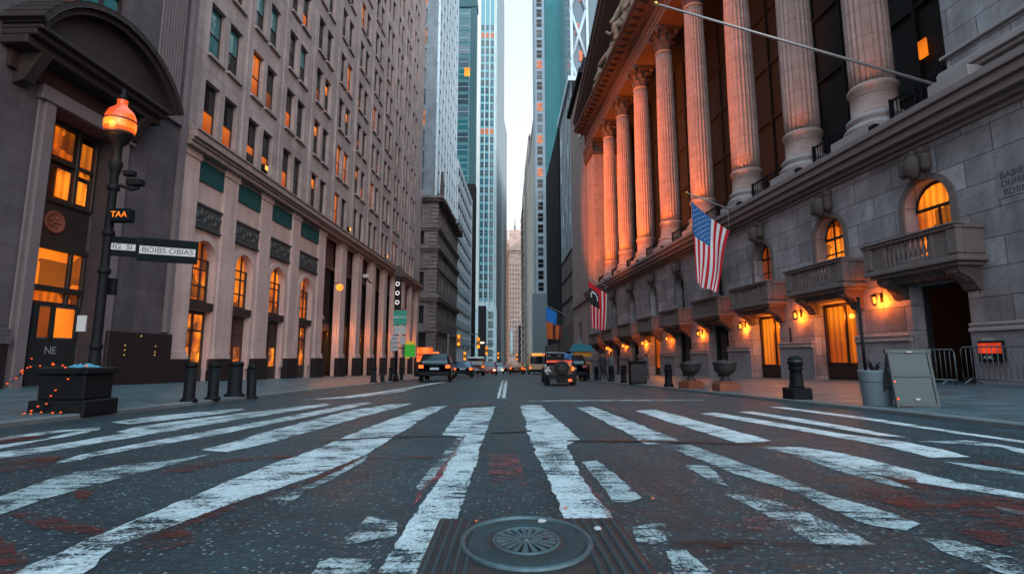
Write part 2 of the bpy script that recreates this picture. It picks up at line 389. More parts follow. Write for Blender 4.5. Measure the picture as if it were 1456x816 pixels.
# street furniture
plain('black_iron', (.009, .010, .012), .5, 0, var=.4, scale=10, bmp=.25, spec=.10)
plain('black_plastic', (.009, .009, .010), .6, var=.3, spec=.2)
plain('lamp_glass', (.9, .25, .03), .2)
plain('cast_iron', (.030, .055, .064), .45, .45, var=.75, scale=22, bmp=.7)
plain('cast_iron_dark', (.035, .06, .07), .45, .45, var=.6, scale=14, bmp=.7)
plain('worn_steel', (.085, .125, .14), .42, .5, var=.75, scale=20, bmp=.45)
plain('rust_iron', (.045, .024, .022), .55, .3, var=.7, scale=9, bmp=.6)
plain('sign_black', (.006, .010, .012), .85, var=.2, spec=.1); plain('sign_white', (.50, .48, .48), .6, var=.18, scale=12)
plain('sign_green', (.01, .22, .16), .5, var=.15); plain('sign_bright_green', (.03, .42, .02), .5); plain('sign_grey', (.33, .33, .35), .6); plain('sign_yellow', (.75, .42, .02), .5)
plain('ink', (.05, .045, .05), .7); plain('ink_white', (.7, .7, .68), .6)
plain('galvanised', (.13, .155, .17), .5, .4, var=.2); plain('flagpole_paint', (.42, .38, .38), .35, .3, var=.1)
plain('gold', (.8, .45, .12), .25, .9)
plain('flag_red', (.70, .006, .022), .75, var=.15); plain('flag_white', (.90, .84, .84), .75, var=.1); plain('flag_blue', (.02, .13, .38), .75, var=.2)
plain('flag_black', (.012, .014, .02), .75); plain('flag_bright_blue', (.012, .22, .75), .7, var=.2); plain('flag_orange', (.75, .16, .03), .7); plain('flag_brown', (.16, .03, .025), .7)
plain('pot_grey', (.19, .24, .27), .5, var=.12, scale=3); plain('board_frame', (.045, .06, .068), .5)
plain('board_teal', (.038, .07, .085), .5, var=.25, scale=5); plain('leaf', (.03, .045, .025), .5, var=.4); plain('leaf_dark', (.035, .03, .03), .6)
plain('rust_base', (.25, .065, .035), .7, var=.4, scale=8, bmp=.4); plain('urn_iron', (.03, .024, .024), .6, var=.4, scale=8, bmp=.4); plain('soil', (.03, .022, .016), .9)
plain('blue_cloth', (.05, .22, .33), .6, var=.3, scale=9); plain('cone_pink', (.5, .08, .09), .6)
# vehicles and people
plain('car_black', (.008, .009, .012), .25, 0, var=.1, bmp=0, coat=.15, spec=.3); plain('car_blue', (.02, .06, .16), .25, .2, var=.1, bmp=0, coat=.6); plain('car_white', (.55, .56, .57), .3, 0, var=.05, bmp=0, coat=.5)
plain('car_orange', (.70, .20, .025), .3, 0, var=.1, bmp=0, coat=.5); plain('car_red', (.30, .02, .015), .3, 0, var=.1, bmp=0, coat=.5); plain('car_grey', (.12, .12, .13), .3, .3, var=.1, bmp=0, coat=.5)
plain('tyre', (.012, .012, .013), .85); plain('rim', (.25, .26, .27), .35, .8); glass('car_glass', (.012, .018, .024), .05, 0); glass('car_glass_blue', (.02, .06, .13), .06, 0); plain('plate', (.40, .52, .62), .5); plain('chrome', (.5, .5, .5), .2, 1)
plain('bus_beige', (.72, .46, .27), .4, var=.12); plain('canvas_teal', (.02, .20, .27), .7, var=.2); plain('panel_yellow', (.60, .30, .02), .5, var=.3); plain('bundle_blue', (.05, .14, .32), .7, var=.4, scale=12); plain('bundle_pale', (.42, .44, .46), .8, var=.4, scale=20)
plain('skin', (.34, .19, .13), .6); plain('hair', (.02, .014, .01), .6); plain('coat_black', (.014, .015, .018), .8); plain('coat_grey', (.10, .11, .125), .8); plain('coat_green', (.055, .075, .06), .8); plain('jeans', (.03, .06, .12), .8); plain('trousers', (.02, .02, .025), .8)
FLOOD = [300, 500, 1200, 2000, 2500, 2700, 2700, 2700, 2500]
ADDED_FLOODS = [(24.0, 34, 17.5, 30000, 46), (36.0, 46, 17.5, 62000, 46), (46.0, 56, 17.5, 44000, 44)]
SKYK = 2.6
BACKSKY = (.38, .44, .49)
# ---------------------------------------------------------------- ground, road, pavements, markings
m = MB(); m.quad((-700,-60,gz(-60)-.9),(700,-60,gz(-60)-.9),(700,900,gz(900)-.9),(-700,900,gz(900)-.9)); struct(m.build('ground', 'earth'))
m = MB()
YS = [-20, 0, 3, 6, 10, 15, 20, 28, 40, 60, 90, 140, 220, 420]
for a, b in zip(YS, YS[1:]): m.quad((-9,a,gz(a)),(9,a,gz(a)),(9,b,gz(b)),(-9,b,gz(b)))
struct(m.build('road', 'asphalt'))
def walk(name, tab, sg, xo):
    m = MB(); k = MB()
    ys = sorted({-20, 0, 13, *[t[0] for t in tab], 14, 20, 24, 32, 42, 50, 75, 95})
    for a, b in zip(ys, ys[1:]):
        xa, xb = interp(tab, a), interp(tab, b)
        z = lambda x, y, t: gz(y)+KH+.038*(abs(x)-abs(t))
        w = .17*sg
        m.quad((xa+w,a,z(xa+w,a,xa)),(xo,a,z(xo,a,xa)),(xo,b,z(xo,b,xb)),(xb+w,b,z(xb+w,b,xb)))
        za, zb = gz(a), gz(b); h = KH+.012
        c = .02*sg
        k.quad((xa,a,za-.2),(xb,b,zb-.2),(xb,b,zb+h-.02),(xa,a,za+h-.02)); k.quad((xa,a,za+h-.02),(xb,b,zb+h-.02),(xb+c,b,zb+h),(xa+c,a,za+h))
        k.quad((xa+c,a,za+h),(xb+c,b,zb+h),(xb+w,b,zb+h),(xa+w,a,za+h)); k.quad((xa+w,a,za+h),(xb+w,b,zb+h),(xb+w,b,zb-.1),(xa+w,a,za-.1))
    struct(m.build('pavement_'+name, 'pavement')); struct(k.build('kerb_'+name, 'kerb_stone'))
walk('west', KERB_L, -1, -24); walk('east', KERB_R, 1, 26)
MARKS=[
(1,[(-0.85,10.11),(-0.2,10.67),(-0.23,6.54),(-0.23,4.25),(-0.24,3.36),(-0.24,2.81),(-0.26,2.57),(-0.31,1.99),(-0.32,1.73),(-0.48,1.73),(-0.47,2.04),(-0.47,2.56),(-0.46,3.42),(-0.46,4.85),(-0.47,5.94),(-0.72,6.07)]),
(3,[(-0.51,5.88),(-0.45,5.71),(-0.45,4.7),(-0.49,3.77),(-0.53,3.33),(-0.57,3.5),(-0.55,4.59)]),
(3,[(-0.71,2.79),(-0.65,2.74),(-0.53,2.69),(-0.5,2.47),(-0.61,2.4),(-0.7,2.33),(-0.72,2.5),(-0.7,2.58)]),
(3,[(-0.73,2.15),(-0.7,2.2),(-0.53,2.18),(-0.49,2.01),(-0.5,1.92),(-0.7,1.92)]),
(1,[(0.33,11.07),(0.76,11.07),(0.81,5.69),(0.62,5.28),(0.57,4.4),(0.54,3.62),(0.55,3.09),(0.55,2.65),(0.33,2.61),(0.3,2.75),(0.31,3.21),(0.29,4.24),(0.27,5.64)]),
(2,[(0.63,4.33),(0.76,4.4),(0.8,3.75),(0.81,3.15),(0.69,3.04),(0.61,3.07),(0.63,3.29)]),
(3,[(0.61,2.58),(0.78,2.66),(0.72,2.38),(0.64,2.34),(0.58,2.37)]),
(3,[(0.53,2.32),(0.58,2.32),(0.56,1.98),(0.54,1.84),(0.48,1.84),(0.48,1.98)]),
(2,[(0.67,2.25),(0.76,2.27),(0.77,2.02),(0.75,1.87),(0.63,1.82),(0.63,2.02)]),
(1,[(1.41,10.35),(1.78,10.63),(1.84,7.34),(1.85,5.46),(1.43,5.31),(1.45,6.66)]),
(2,[(1.56,5.21),(1.86,5.26),(1.92,4.22),(1.95,3.68),(1.95,3.2),(2.02,2.87),(2.04,2.62),(1.89,2.51),(1.77,2.61),(1.76,2.89),(1.79,3.27),(1.72,3.6),(1.66,3.86),(1.63,4.49)]),
(2,[(1.42,4.2),(1.59,4.19),(1.52,3.79),(1.45,3.43),(1.4,3.52),(1.4,3.81)]),
(3,[(1.33,3.23),(1.45,3.24),(1.55,3.07),(1.6,2.81),(1.61,2.54),(1.6,2.3),(1.35,2.32),(1.35,2.55),(1.36,2.85)]),
(0,[(2.38,9.55),(2.82,9.79),(2.84,7.23),(2.82,5.55),(2.39,5.4),(2.38,6.89)]),
(0,[(3.34,8.93),(3.68,9.14),(3.86,7.5),(3.97,6.12),(4.17,5.42),(4.13,4.91),(4.02,4.52),(3.65,4.49),(3.74,5.04),(3.69,5.94),(3.57,7.13)]),
(0,[(4.15,9.28),(4.42,9.35),(4.55,7.8),(4.47,5.8),(4.27,5.96),(4.24,7.12)]),
(0,[(5.31,10.47),(5.58,10.46),(5.68,7.89),(5.49,6.23),(5.48,5.5),(5.43,4.57),(5.26,4.43),(5.33,5.35),(5.32,6.24),(5.42,7.68)]),
(1,[(4.31,5.47),(4.93,5.57),(4.96,5.21),(4.91,4.94),(4.95,4.37),(4.56,4.03),(4.64,4.68),(4.83,5.09),(4.61,5.31)]),
(1,[(2.46,5.18),(2.89,5.1),(3.05,4.72),(3.06,4.14),(3.04,3.56),(3.16,3.22),(3.3,2.81),(3.16,2.7),(3.04,3.1),(2.83,3.39),(2.73,3.58),(2.66,3.9),(2.64,4.47)]),
(2,[(2.52,4.58),(2.68,4.54),(2.63,3.92),(2.64,3.65),(2.58,3.34),(2.52,3.44),(2.49,3.8)]),
(3,[(2.7,2.95),(2.77,2.83),(2.87,2.64),(2.75,2.53),(2.68,2.74),(2.67,2.85)]),
(2,[(3.61,4.32),(3.75,4.16),(3.83,3.88),(3.92,3.56),(3.78,3.44),(3.71,3.75),(3.59,3.99)]),
(3,[(1.87,2.41),(1.99,2.36),(2.06,2.13),(2.1,2.0),(1.84,1.85),(1.85,2.07),(1.82,2.23)]),
(1,[(-1.59,10.31),(-1.21,10.89),(-1.26,7.79),(-1.26,6.02),(-1.23,4.75),(-1.3,4.21),(-1.36,3.78),(-1.44,3.42),(-1.52,3.17),(-1.6,2.65),(-1.67,2.34),(-1.57,2.09),(-1.56,1.96),(-1.78,1.91),(-1.84,2.12),(-1.85,2.34),(-1.86,2.63),(-1.87,3.02),(-1.87,3.5),(-1.87,4.16),(-1.81,4.88),(-1.8,6.22),(-1.71,8.61)]),
(3,[(-1.42,3.17),(-1.28,3.56),(-1.25,3.98),(-1.21,4.67),(-1.16,4.39),(-1.21,3.51),(-1.23,3.28),(-1.24,3.01)]),
(1,[(-2.86,5.02),(-2.83,5.53),(-2.9,6.37),(-2.89,7.82),(-2.86,9.81),(-2.45,11.57),(-2.05,11.68),(-2.14,10.14),(-2.3,7.92),(-2.37,6.43),(-2.44,5.42),(-2.54,4.89)]),
(2,[(-2.63,4.77),(-2.79,4.45),(-3.01,4.27),(-3.18,3.96),(-3.11,3.58),(-3.01,3.24),(-2.84,2.53),(-2.43,2.17),(-2.64,2.85),(-2.69,3.14),(-2.7,3.44),(-2.67,3.8),(-2.65,4.23)]),
(1,[(-3.63,4.34),(-3.76,4.71),(-3.75,5.49),(-3.65,6.6),(-3.5,8.28),(-3.4,11.14),(-3.17,12.07),(-3.01,11.82),(-3.01,10.34),(-3.22,7.62),(-3.34,6.05),(-3.52,5.16),(-3.59,4.71),(-3.56,4.46)]),
(1,[(-4.62,3.88),(-4.64,4.35),(-4.63,4.92),(-4.52,5.31),(-4.53,5.95),(-4.51,6.84),(-4.48,8.06),(-4.32,10.18),(-4.0,11.72),(-3.67,11.15),(-3.9,9.2),(-4.07,7.35),(-4.12,6.25),(-4.19,5.5),(-4.21,4.95),(-4.3,4.58),(-4.35,4.08),(-4.34,3.65)]),
(1,[(-4.73,6.47),(-4.86,7.1),(-4.77,7.85),(-4.56,9.07),(-4.24,10.0),(-4.06,10.26),(-4.15,9.21),(-4.35,7.85),(-4.43,7.0),(-4.5,6.33)]),
(1,[(-5.64,7.61),(-5.71,8.31),(-5.53,9.09),(-5.11,10.19),(-4.88,10.01),(-4.89,8.8),(-5.05,7.96),(-5.22,7.37)]),
(1,[(-5.08,4.49),(-5.06,5.37),(-5.01,5.78),(-5.32,6.62),(-5.29,6.94),(-5.11,6.7),(-4.93,5.95),(-4.93,5.62),(-4.83,5.13),(-4.89,4.32)]),
(1,[(-5.58,5.91),(-5.63,6.49),(-5.32,7.02),(-5.38,6.21),(-5.36,5.68)]),
(0,[(-5.07,12.92),(-4.52,14.55),(-4.23,17.69),(-4.04,21.73),(-4.08,25.65),(-3.71,35.2),(-3.49,33.13),(-3.74,23.52),(-3.87,18.25),(-4.09,14.01)]),
(0,[(-4.76,13.53),(-4.4,13.52),(-3.81,15.95),(-3.6,20.92),(-3.52,17.67),(-3.91,14.72)]),
(0,[(-0.22,13.76),(-0.13,13.76),(-0.08,35.1),(-0.21,35.1)]),
(0,[(-0.08,13.76),(0.03,13.76),(0.15,35.09),(0.02,35.09)]),
(2,[(0.58,12.67),(2.3,12.93),(4.91,12.88),(4.8,12.59),(2.23,12.5),(0.56,12.26)])]
REDS=[
[(-1.22,4.71),(-1.2,4.75),(-1.27,3.56),(-1.34,3.23),(-1.44,2.97),(-1.51,2.67),(-1.56,2.46),(-1.62,2.39),(-1.7,2.54),(-1.58,2.79),(-1.51,3.15),(-1.4,3.38),(-1.34,3.67)],
[(-1.18,4.6),(-0.5,4.66),(-0.49,4.52),(-1.14,4.44)],
[(-2.56,3.92),(-2.5,4.26),(-2.32,4.55),(-1.82,4.7),(-1.78,4.61),(-2.15,4.38),(-2.29,4.08),(-2.42,3.87)],
[(-0.15,4.66),(0.11,4.65),(0.13,4.02),(0.13,3.49),(0.02,3.62),(-0.09,3.46)],
[(-2.57,2.84),(-2.46,2.9),(-2.13,2.68),(-1.9,2.6),(-1.8,2.47),(-1.81,2.4),(-1.9,2.51),(-2.13,2.56),(-2.31,2.65)],
[(-2.52,2.52),(-2.3,2.5),(-2.11,2.37),(-1.88,2.17),(-1.8,2.06),(-1.82,1.85)],
[(-1.71,2.51),(-1.65,2.61),(-1.47,2.55),(-1.35,2.39),(-1.43,2.28),(-1.57,2.34)],
[(-5.43,5.32),(-5.63,5.97),(-5.29,6.14),(-5.11,5.73),(-5.15,5.47),(-5.06,4.97)],
[(-4.66,4.58),(-4.37,4.65),(-4.06,4.57),(-3.91,4.72),(-3.6,4.31),(-3.6,4.07),(-3.71,3.97),(-3.58,3.55)],
[(-2.66,3.34),(-2.64,3.4),(-2.47,3.22),(-2.42,3.1),(-2.52,3.18)],
[(2.1,3.27),(2.29,3.4),(2.47,3.44),(2.61,3.32),(2.82,3.21),(2.98,3.04),(3.15,2.81),(2.41,2.18),(2.21,2.28),(2.09,2.3),(2.11,2.54),(2.17,2.79),(2.17,2.91),(2.14,3.06)],
[(2.81,4.0),(2.88,3.87),(2.86,3.67),(2.76,3.5),(2.83,3.39),(2.87,3.26),(2.6,3.36),(2.63,3.61)],
[(1.18,2.69),(1.29,2.74),(1.37,2.7),(1.27,2.59),(1.18,2.5),(1.16,2.55)],
[(0.56,3.8),(0.56,3.61),(0.57,3.09),(0.55,2.6),(0.56,2.29),(0.55,1.98),(0.52,1.98),(0.52,2.29),(0.53,2.7),(0.54,3.2)],
[(3.88,4.35),(4.04,4.35),(4.03,4.07),(4.08,3.75),(3.92,3.61),(3.91,3.96),(3.83,4.19)],
[(-0.47,6.13),(-0.43,6.0),(-0.44,4.89),(-0.45,3.72),(-0.5,3.22),(-0.51,2.95),(-0.54,3.2),(-0.5,3.84),(-0.49,4.78)],
[(-1.2,10.89),(-0.29,12.02),(-0.27,11.3),(-1.1,10.49)],
[(-1.07,3.88),(-1.0,3.98),(-0.96,3.8),(-1.02,3.73)]]
SEAMS=[
[(-0.15,6.36),(0.32,6.5),(0.33,6.39),(-0.15,6.22)],
[(0.66,5.58),(1.35,5.56),(2.05,5.42),(2.68,5.24),(2.67,5.21),(2.02,5.36),(1.33,5.48),(0.65,5.52)],
[(0.74,2.35),(1.02,2.36),(1.31,2.31),(1.55,2.28),(1.55,2.27),(1.3,2.3),(1.02,2.34),(0.74,2.33)],
[(-1.98,5.57),(-1.39,5.9),(-0.71,6.04),(-0.54,5.94),(-0.53,5.88),(-0.7,5.98),(-1.38,5.83),(-1.96,5.52)],
[(0.91,2.32),(0.97,2.31),(0.97,2.28),(0.9,2.28)]]
PATCHES=[
]

def rough(p, amp=.011):
    q = []; rr = random.Random(len(p)*7+int(p[0][0]*100))
    for (ax, ay), (bx, by) in zip(p, p[1:]+p[:1]):
        L = math.hypot(bx-ax, by-ay); dist = max(2, (ay+by)/2); n = max(1, min(60, int(L/(.012*dist))))
        nx, ny = -(by-ay)/max(L, 1e-6), (bx-ax)/max(L, 1e-6); s = 0
        for k in range(n):
            f = k/n; s = .6*s+rr.uniform(-amp, amp)*min(1.5, dist/4) if k else 0
            q.append((ax+(bx-ax)*f+nx*s, ay+(by-ay)*f+ny*s))
    return q
def on_road(h): return lambda x, y: gz(y)+h
for i, (w, p) in enumerate(MARKS):
    m = MB(); m.sheet(rough(p, .010), on_road(.004))
    struct(m.build('crosswalk_stripe' if i < len(MARKS)-5 else 'lane_line', ['road_paint_fresh','road_paint_worn','road_paint_faded','road_paint_scraps'][w]))
for i, p in enumerate(REDS):
    m = MB(); m.sheet(rough(p, .016), on_road(.008)); struct(m.build('red_road_paint', 'red_paint_faded' if i in (3, 12, 13, 15, 16) else 'red_paint'))
for p in SEAMS:
    m = MB(); m.sheet(rough(p, .006), on_road(.0115)); struct(m.build('tar_seam', 'tar'))
for p in PATCHES:
    m = MB(); m.sheet(p, on_road(.002)); struct(m.build('asphalt_patch', 'patch_asphalt'))
# manhole: ribbed apron plate, raised ring, dished cover, rosette
mx, my = .095, 2.385
t = thing('manhole_cover', 'round iron manhole cover with fan-shaped rosette in a ribbed plate on the crosswalk', 'manhole cover', (mx, my, gz(my)))
t.rotation_euler = (-math.atan(SLOPE), 0, 0)
def apron(sg):
    m = MB(); x0 = -.41 if sg < 0 else .10; 
    xa, xb = (-.425, -.0) if sg < 0 else (.0, .475)
    m.box(xa, xb, -.95, .345, -.02, .006)
    n = 5
    for i in range(n):
        f = i/(n-1); off = .20+f*.20 if sg < 0 else .22+f*.22
        pts = []
        for k in range(15):
            y = -.95+1.27*k/14; bow = .045*math.cos((y+.3)/.65*1.2)*(1-f)
            pts.append((sg*(off+bow), y, .006))
        m.tube([(a, b, c-.006) for a, b, c in pts], .017, 8, 1)
    return m
for sg in (-1, 1): apron(sg).build('ribbed_plate', ['rust_iron', 'cast_iron_dark'], t, .004)
m = MB(); EX, EY = 1.0, 1.22
m.lathe([(.292,-.01),(.292,.012),(.288,.0165),(.278,.018),(.270,.016),(.266,.008),(.264,.0)], 72, mi=0, sx=EX, sq=EY, cap=False); m.build('ring_frame', 'worn_steel', t)
m = MB(); m.lathe([(.262,-.004),(.260,.009),(.254,.0115),(.21,.0095),(.17,.0095),(.166,.004),(.154,.004),(.150,.010)], 72, mi=0, sx=EX, sq=EY, cap=False)
cover = m.build('cover', 'cast_iron', t)
m = MB(); m.lathe([(.151,.006),(.149,.0125),(.143,.0135),(.137,.0125),(.135,.006),(.02,.006),(.0001,.006)], 72, sx=EX, sq=EY, cap=False)
nb = 19
for k in range(nb):
    a0 = 2*math.pi*k/nb; w = .115; pts = [(.022, -.25), (.06, -w*1.0), (.133, -w*.85), (.133, w*.85), (.06, w*1.0), (.022, .25)]
    top = [(r*math.cos(a0+a)*EX, r*math.sin(a0+a)*EY, .0125) for r, a in pts]; bot = [(x, y, .005) for x, y, z in top]; L = len(pts)
    m.add(top+bot, [tuple(range(L))]+[(i, L+i, L+(i+1)%L, (i+1)%L) for i in range(L)])
m.lathe([(.019,.006),(.017,.0135),(.0001,.014)], 16, cap=False)
m.build('rosette', 'worn_steel', cover)
m = MB(); m.lathe([(.318,.0065),(.294,.0075)], 72, sx=EX, sq=EY, cap=False); m.build('dirt_gap', 'tar', t)
m = MB(); m.lathe([(.016,.006),(.016,.0135),(.0001,.0135)], 14, c=(.085,.0), cap=False); m.build('lifting_hole', 'tar', cover)
# scraps on the road
LEAF = [((-.24,2.9),'sign_orange'),]
def scrap(x, y, s, mat, label, lift=.0):
    m = MB(); n = 7; p = []
    for k in range(n):
        a = 2*math.pi*k/n; r = s*(.6+.6*random.random()); p.append((r*math.cos(a), r*math.sin(a)*1.3, .002+.006*random.random()*s/.05))
    m.add(p+[(q[0]*.9, q[1]*.9, q[2]+.004) for q in p], [tuple(range(n)), tuple(range(n, 2*n))]+[(k,(k+1)%n,n+(k+1)%n,n+k) for k in range(n)])
    o = m.build('litter_scrap', mat); o.location = (x, y, gz(y)+.008); tag(o, label, 'litter')
scrap(-.14, 2.66, .011, 'flag_orange', 'tiny orange leaf scrap on the stripe beyond the ribbed plate corner')
scrap(.33, 2.9, .010, 'flag_orange', 'tiny orange scrap on the worn stripe just behind the manhole ring')
scrap(.86, 3.1, .012, 'flag_orange', 'orange leaf scrap on bare asphalt beside the faded broken stripe')
scrap(.185, 2.66, .020, 'sign_white', 'crumpled pale paper scrap lying on the far edge of the manhole cover', .03)
scrap(.44, 2.53, .022, 'sign_white', 'flat white paper scrap on the rusty ribbed side of the plate')
# ---------------------------------------------------------------- west side: bank with arched windows
def rel(o, u0, z0): return (o[0]-u0, o[1], o[2]-z0)
BK = FL.building('bank_building', 'pinkish stone bank block with arched lit ground floor windows and tall flat pilasters', 'building', 18.8)
u0 = 18.8
class LB(MB):
    """builder in the bank's own frame: first coordinate is metres along the street from the camera"""
    def __init__(s, base=18.8, sy=-1): super().__init__(sy); s.base = base
    def add(s, vs, fs, mi=0, sm=False): super().add([(v[0]-s.base, v[1], v[2]) for v in vs], fs, mi, sm)
    def prism(s, pts, ax, lo, hi, mi=0, sm=False):
        n0 = len(s.V); super().prism(pts, ax, lo, hi, mi, sm)
PIL = [19.35, 22.15, 25.3, 28.7, 32.5, 36.5, 40.1, 43.8, 47.6, 51.3, 55.0, 58.7, 62.2]
BAY = [19.8, 23.1, 26.6, 30.3, 34.2, 38.15, 42.0, 45.8, 49.6, 53.3, 57.0]
ST = 3.46; ROW0 = 9.68; NROW = 11; ZTOP = ROW0+NROW*ST+1
win_ops = []
for r in range(NROW):
    for k, w in enumerate(BAY):
        for h in (0, 1):
            a = w + h*1.36; win_ops.append((a, a+1.0, ROW0+r*ST, ROW0+r*ST+2.32, r, k, h))
m = LB(); m.facade(18.8, 63.0, 9.3, ZTOP, [o[:4] for o in win_ops], 0, .34)
m.quad((63,0,-2),(63,-16,-2),(63,-16,ZTOP),(63,0,ZTOP)); m.quad((18.8,-16,ZTOP),(63,-16,ZTOP),(63,0,ZTOP),(18.8,0,ZTOP)); m.quad((18.8,0,9),(18.8,-16,9),(18.8,-16,ZTOP),(18.8,0,ZTOP))
for w in BAY[1:]: m.box(w-.60, w-.50, 0.0, .09, 9.6, ZTOP)      # slim vertical strips between the bays
for r in range(NROW): pass
m.build('upper_wall', 'bank_limestone', BK)
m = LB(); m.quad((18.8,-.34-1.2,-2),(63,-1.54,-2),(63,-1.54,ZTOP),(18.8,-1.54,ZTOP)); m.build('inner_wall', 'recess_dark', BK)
# ground floor: piers, arches, openings
ops = []; arches = []
for k in range(4):
    a, b = PIL[k]+.5, PIL[k+1]-.5; c = (a+b)/2
    r = .74 if k < 2 else .82
    arches.append((c-r, c+r, 5.45-r)); ops.append((c-r, c+r, 2.95, 5.45)); ops.append((c-r, c+r, -.6, 2.6))
for k in range(4, 12):
    a, b = PIL[k]+.55, PIL[k+1]-.55; ops.append((a, b, -1.4, 8.75))
m = LB(); m.facade(18.8, 63, -2, 8.8, ops, -.12, .30)
for a, b, zs in arches: m.arch(a, b, zs, -.12, .30)
for i, (a, b, zs) in enumerate(arches):     # moulded archivolt
    r = (b-a)/2; c = (a+b)/2
    for k in range(12):
        t0, t1 = math.pi*k/12, math.pi*(k+1)/12
        P = lambda rr, t, d: (c+rr*math.cos(t), d, zs+rr*math.sin(t))
        R1 = r+.24
        m.quad(P(r,t0,-.04),P(R1,t0,-.04),P(R1,t1,-.04),P(r,t1,-.04)); m.quad(P(R1,t0,-.04),P(R1,t0,-.12),P(R1,t1,-.12),P(R1,t1,-.04)); m.quad(P(r,t0,-.12),P(r,t0,-.04),P(r,t1,-.04),P(r,t1,-.12))
    for x in (a-.24, b): m.box(x, x+.24, -.12, -.04, .2, zs)
m.build('ground_floor_wall', 'bank_smooth', BK)
for i, p in enumerate(PIL):
    w = .50; m = LB(); m.box(p-w, p+w, -.12, .04, .95, 8.8)
    m.box(p-w-.06, p+w+.06, -.12, .10, .80, .96); m.box(p-w-.10, p+w+.10, -.12, .14, .66, .80); m.box(p-w-.05, p+w+.05, -.12, .09, 8.5, 8.8)
    q = m.build('pilaster', 'bank_smooth', BK, .012)
    m = LB(); m.box(p-w-.16, p+w+.16, -.12, .20, -2, .66); m.build('plinth_block', 'dark_granite', q, .015)
m = LB()   # main cornice over the ground floor
for z0, z1, d in ((8.8,8.98,.30),(8.98,9.10,.38),(9.10,9.38,.50),(9.38,9.46,.56),(9.46,9.60,.30)): m.box(18.8-.0, 63.3, -.2, d, z0, z1)
m.build('cornice', 'bank_cornice_stone', BK, .015)
for k in range(4):
    a, b = PIL[k]+.58, PIL[k+1]-.58; c = (a+b)/2
    m = LB(); m.box(a, b, -.12, -.02, 5.86, 6.86); 
    n = 7
    for j in range(n):          # raised ornament on the relief panel
        x = a+(b-a)*(j+.5)/n; m.ball((x, -.02, 6.36+.16*math.sin(j*2.2)), .11, 8, 5, 0, (1, .5, 1.5)); m.ball((x+.08, -.02, 6.36-.22*math.cos(j*1.7)), .07, 6, 4, 0, (1.6, .5, 1))
    for z in (5.86, 6.78): m.box(a-.05, b+.05, -.12, .03, z, z+.08)
    m.build('relief_panel', 'bronze_relief', BK)
    m = LB(); m.box(a, b, -.12, -.06, 7.80, 8.66)
    for j in range(4): x = a+(b-a)*j/3; m.box(x-.03, x+.03, -.12, -.02, 7.80, 8.66)
    m.build('spandrel_window', 'green_spandrel', BK)
    aa, bb, zs = arches[k]; r = (bb-aa)/2
    f = LB()       # bronze frame and glazing bars of the arched window
    for x in (c-r*.36, c+r*.36): f.box(x-.025, x+.025, -.40, -.33, 2.95, zs+r*.9)
    for z in (3.62, 4.30, zs): f.box(aa, bb, -.395, -.335, z-.03, z+.03)
    f.box(aa, bb, -.42, -.30, 2.95, 3.05); f.box(aa, bb, -.12, .0, 2.62, 2.93)
    for s in (aa, bb-.06): f.box(s, s+.06, -.42, -.32, 2.95, zs)
    fr = f.build('arched_window', 'sash_dark', BK)
    g = LB(); P = [(aa, -.41, 2.95), (bb, -.41, 2.95)]+[(c+r*math.cos(math.pi*j/12), -.41, zs+r*math.sin(math.pi*j/12)) for j in range(13)]
    g.add(P, [tuple(range(len(P)))]); g.build('pane', 'lit_arch', fr)
    f = LB(); f.box(aa, bb, -.44, -.32, 2.45, 2.6); f.box(aa, bb, -.44, -.32, 1.75, 1.83); f.box(aa, bb, -.44, -.3, -.6, .25)
    for x in (aa, c-.03, bb-.06): f.box(x, x+.06, -.44, -.32, -.6, 2.6)
    if k in (1, 2): f.box(aa, bb, -.40, -.36, 1.2, 2.5)
    fr = f.build('shop_window', 'sash_dark' if k != 1 else 'brown_spandrel', BK)
    g = LB(); g.quad((aa,-.41,-.6),(bb,-.41,-.6),(bb,-.41,2.6 if k in (0, 3) else 1.2),(aa,-.41,2.6 if k in (0, 3) else 1.2)); g.build('pane', 'lit_shop', fr)
for k in range(4, 12):
    a, b = PIL[k]+.55, PIL[k+1]-.55
    m = LB(); m.box(a, b, -1.0, -.55, 7.0, 8.75); m.box(a, b, -.9, -.42, 6.72, 6.95)
    m.build('spandrel_panel', 'brown_spandrel', BK)
    m = LB(); m.box(a, b, -.95, -.7, 3.0, 6.7)
    z = 3.05
    while z < 6.65: m.box(a, b, -.7, -.62, z, z+.055); z += .13
    for j in range(3): x = a+(b-a)*(j+.5)/3; m.box(x-.03, x+.03, -.7, -.6, 3.0, 6.7)
    m.build('louvre_screen', 'dark_grille', BK)
    m = LB(); m.box(a, b, -.95, -.6, 2.5, 3.0); m.box(a, b, -.95, -.75, -1.4, -.1)
    n = 3
    for j in range(n+1): x = a+(b-a)*j/n; m.box(x-.06, x+.06, -.92, -.72, -.4, 2.6)
    fr = m.build('entrance', 'sash_dark', BK)
    for j in range(n):
        if (k == 4 and j > 0): continue
        g = LB(); x = a+(b-a)*j/n; g.quad((x+.06,-.86,-.1),(x+(b-a)/n-.06,-.86,-.1),(x+(b-a)/n-.06,-.86,2.5),(x+.06,-.86,2.5)); g.build('door_leaf', ['lit_hot','lit_curtain','lit_shop'][(j+k) % 3], fr)
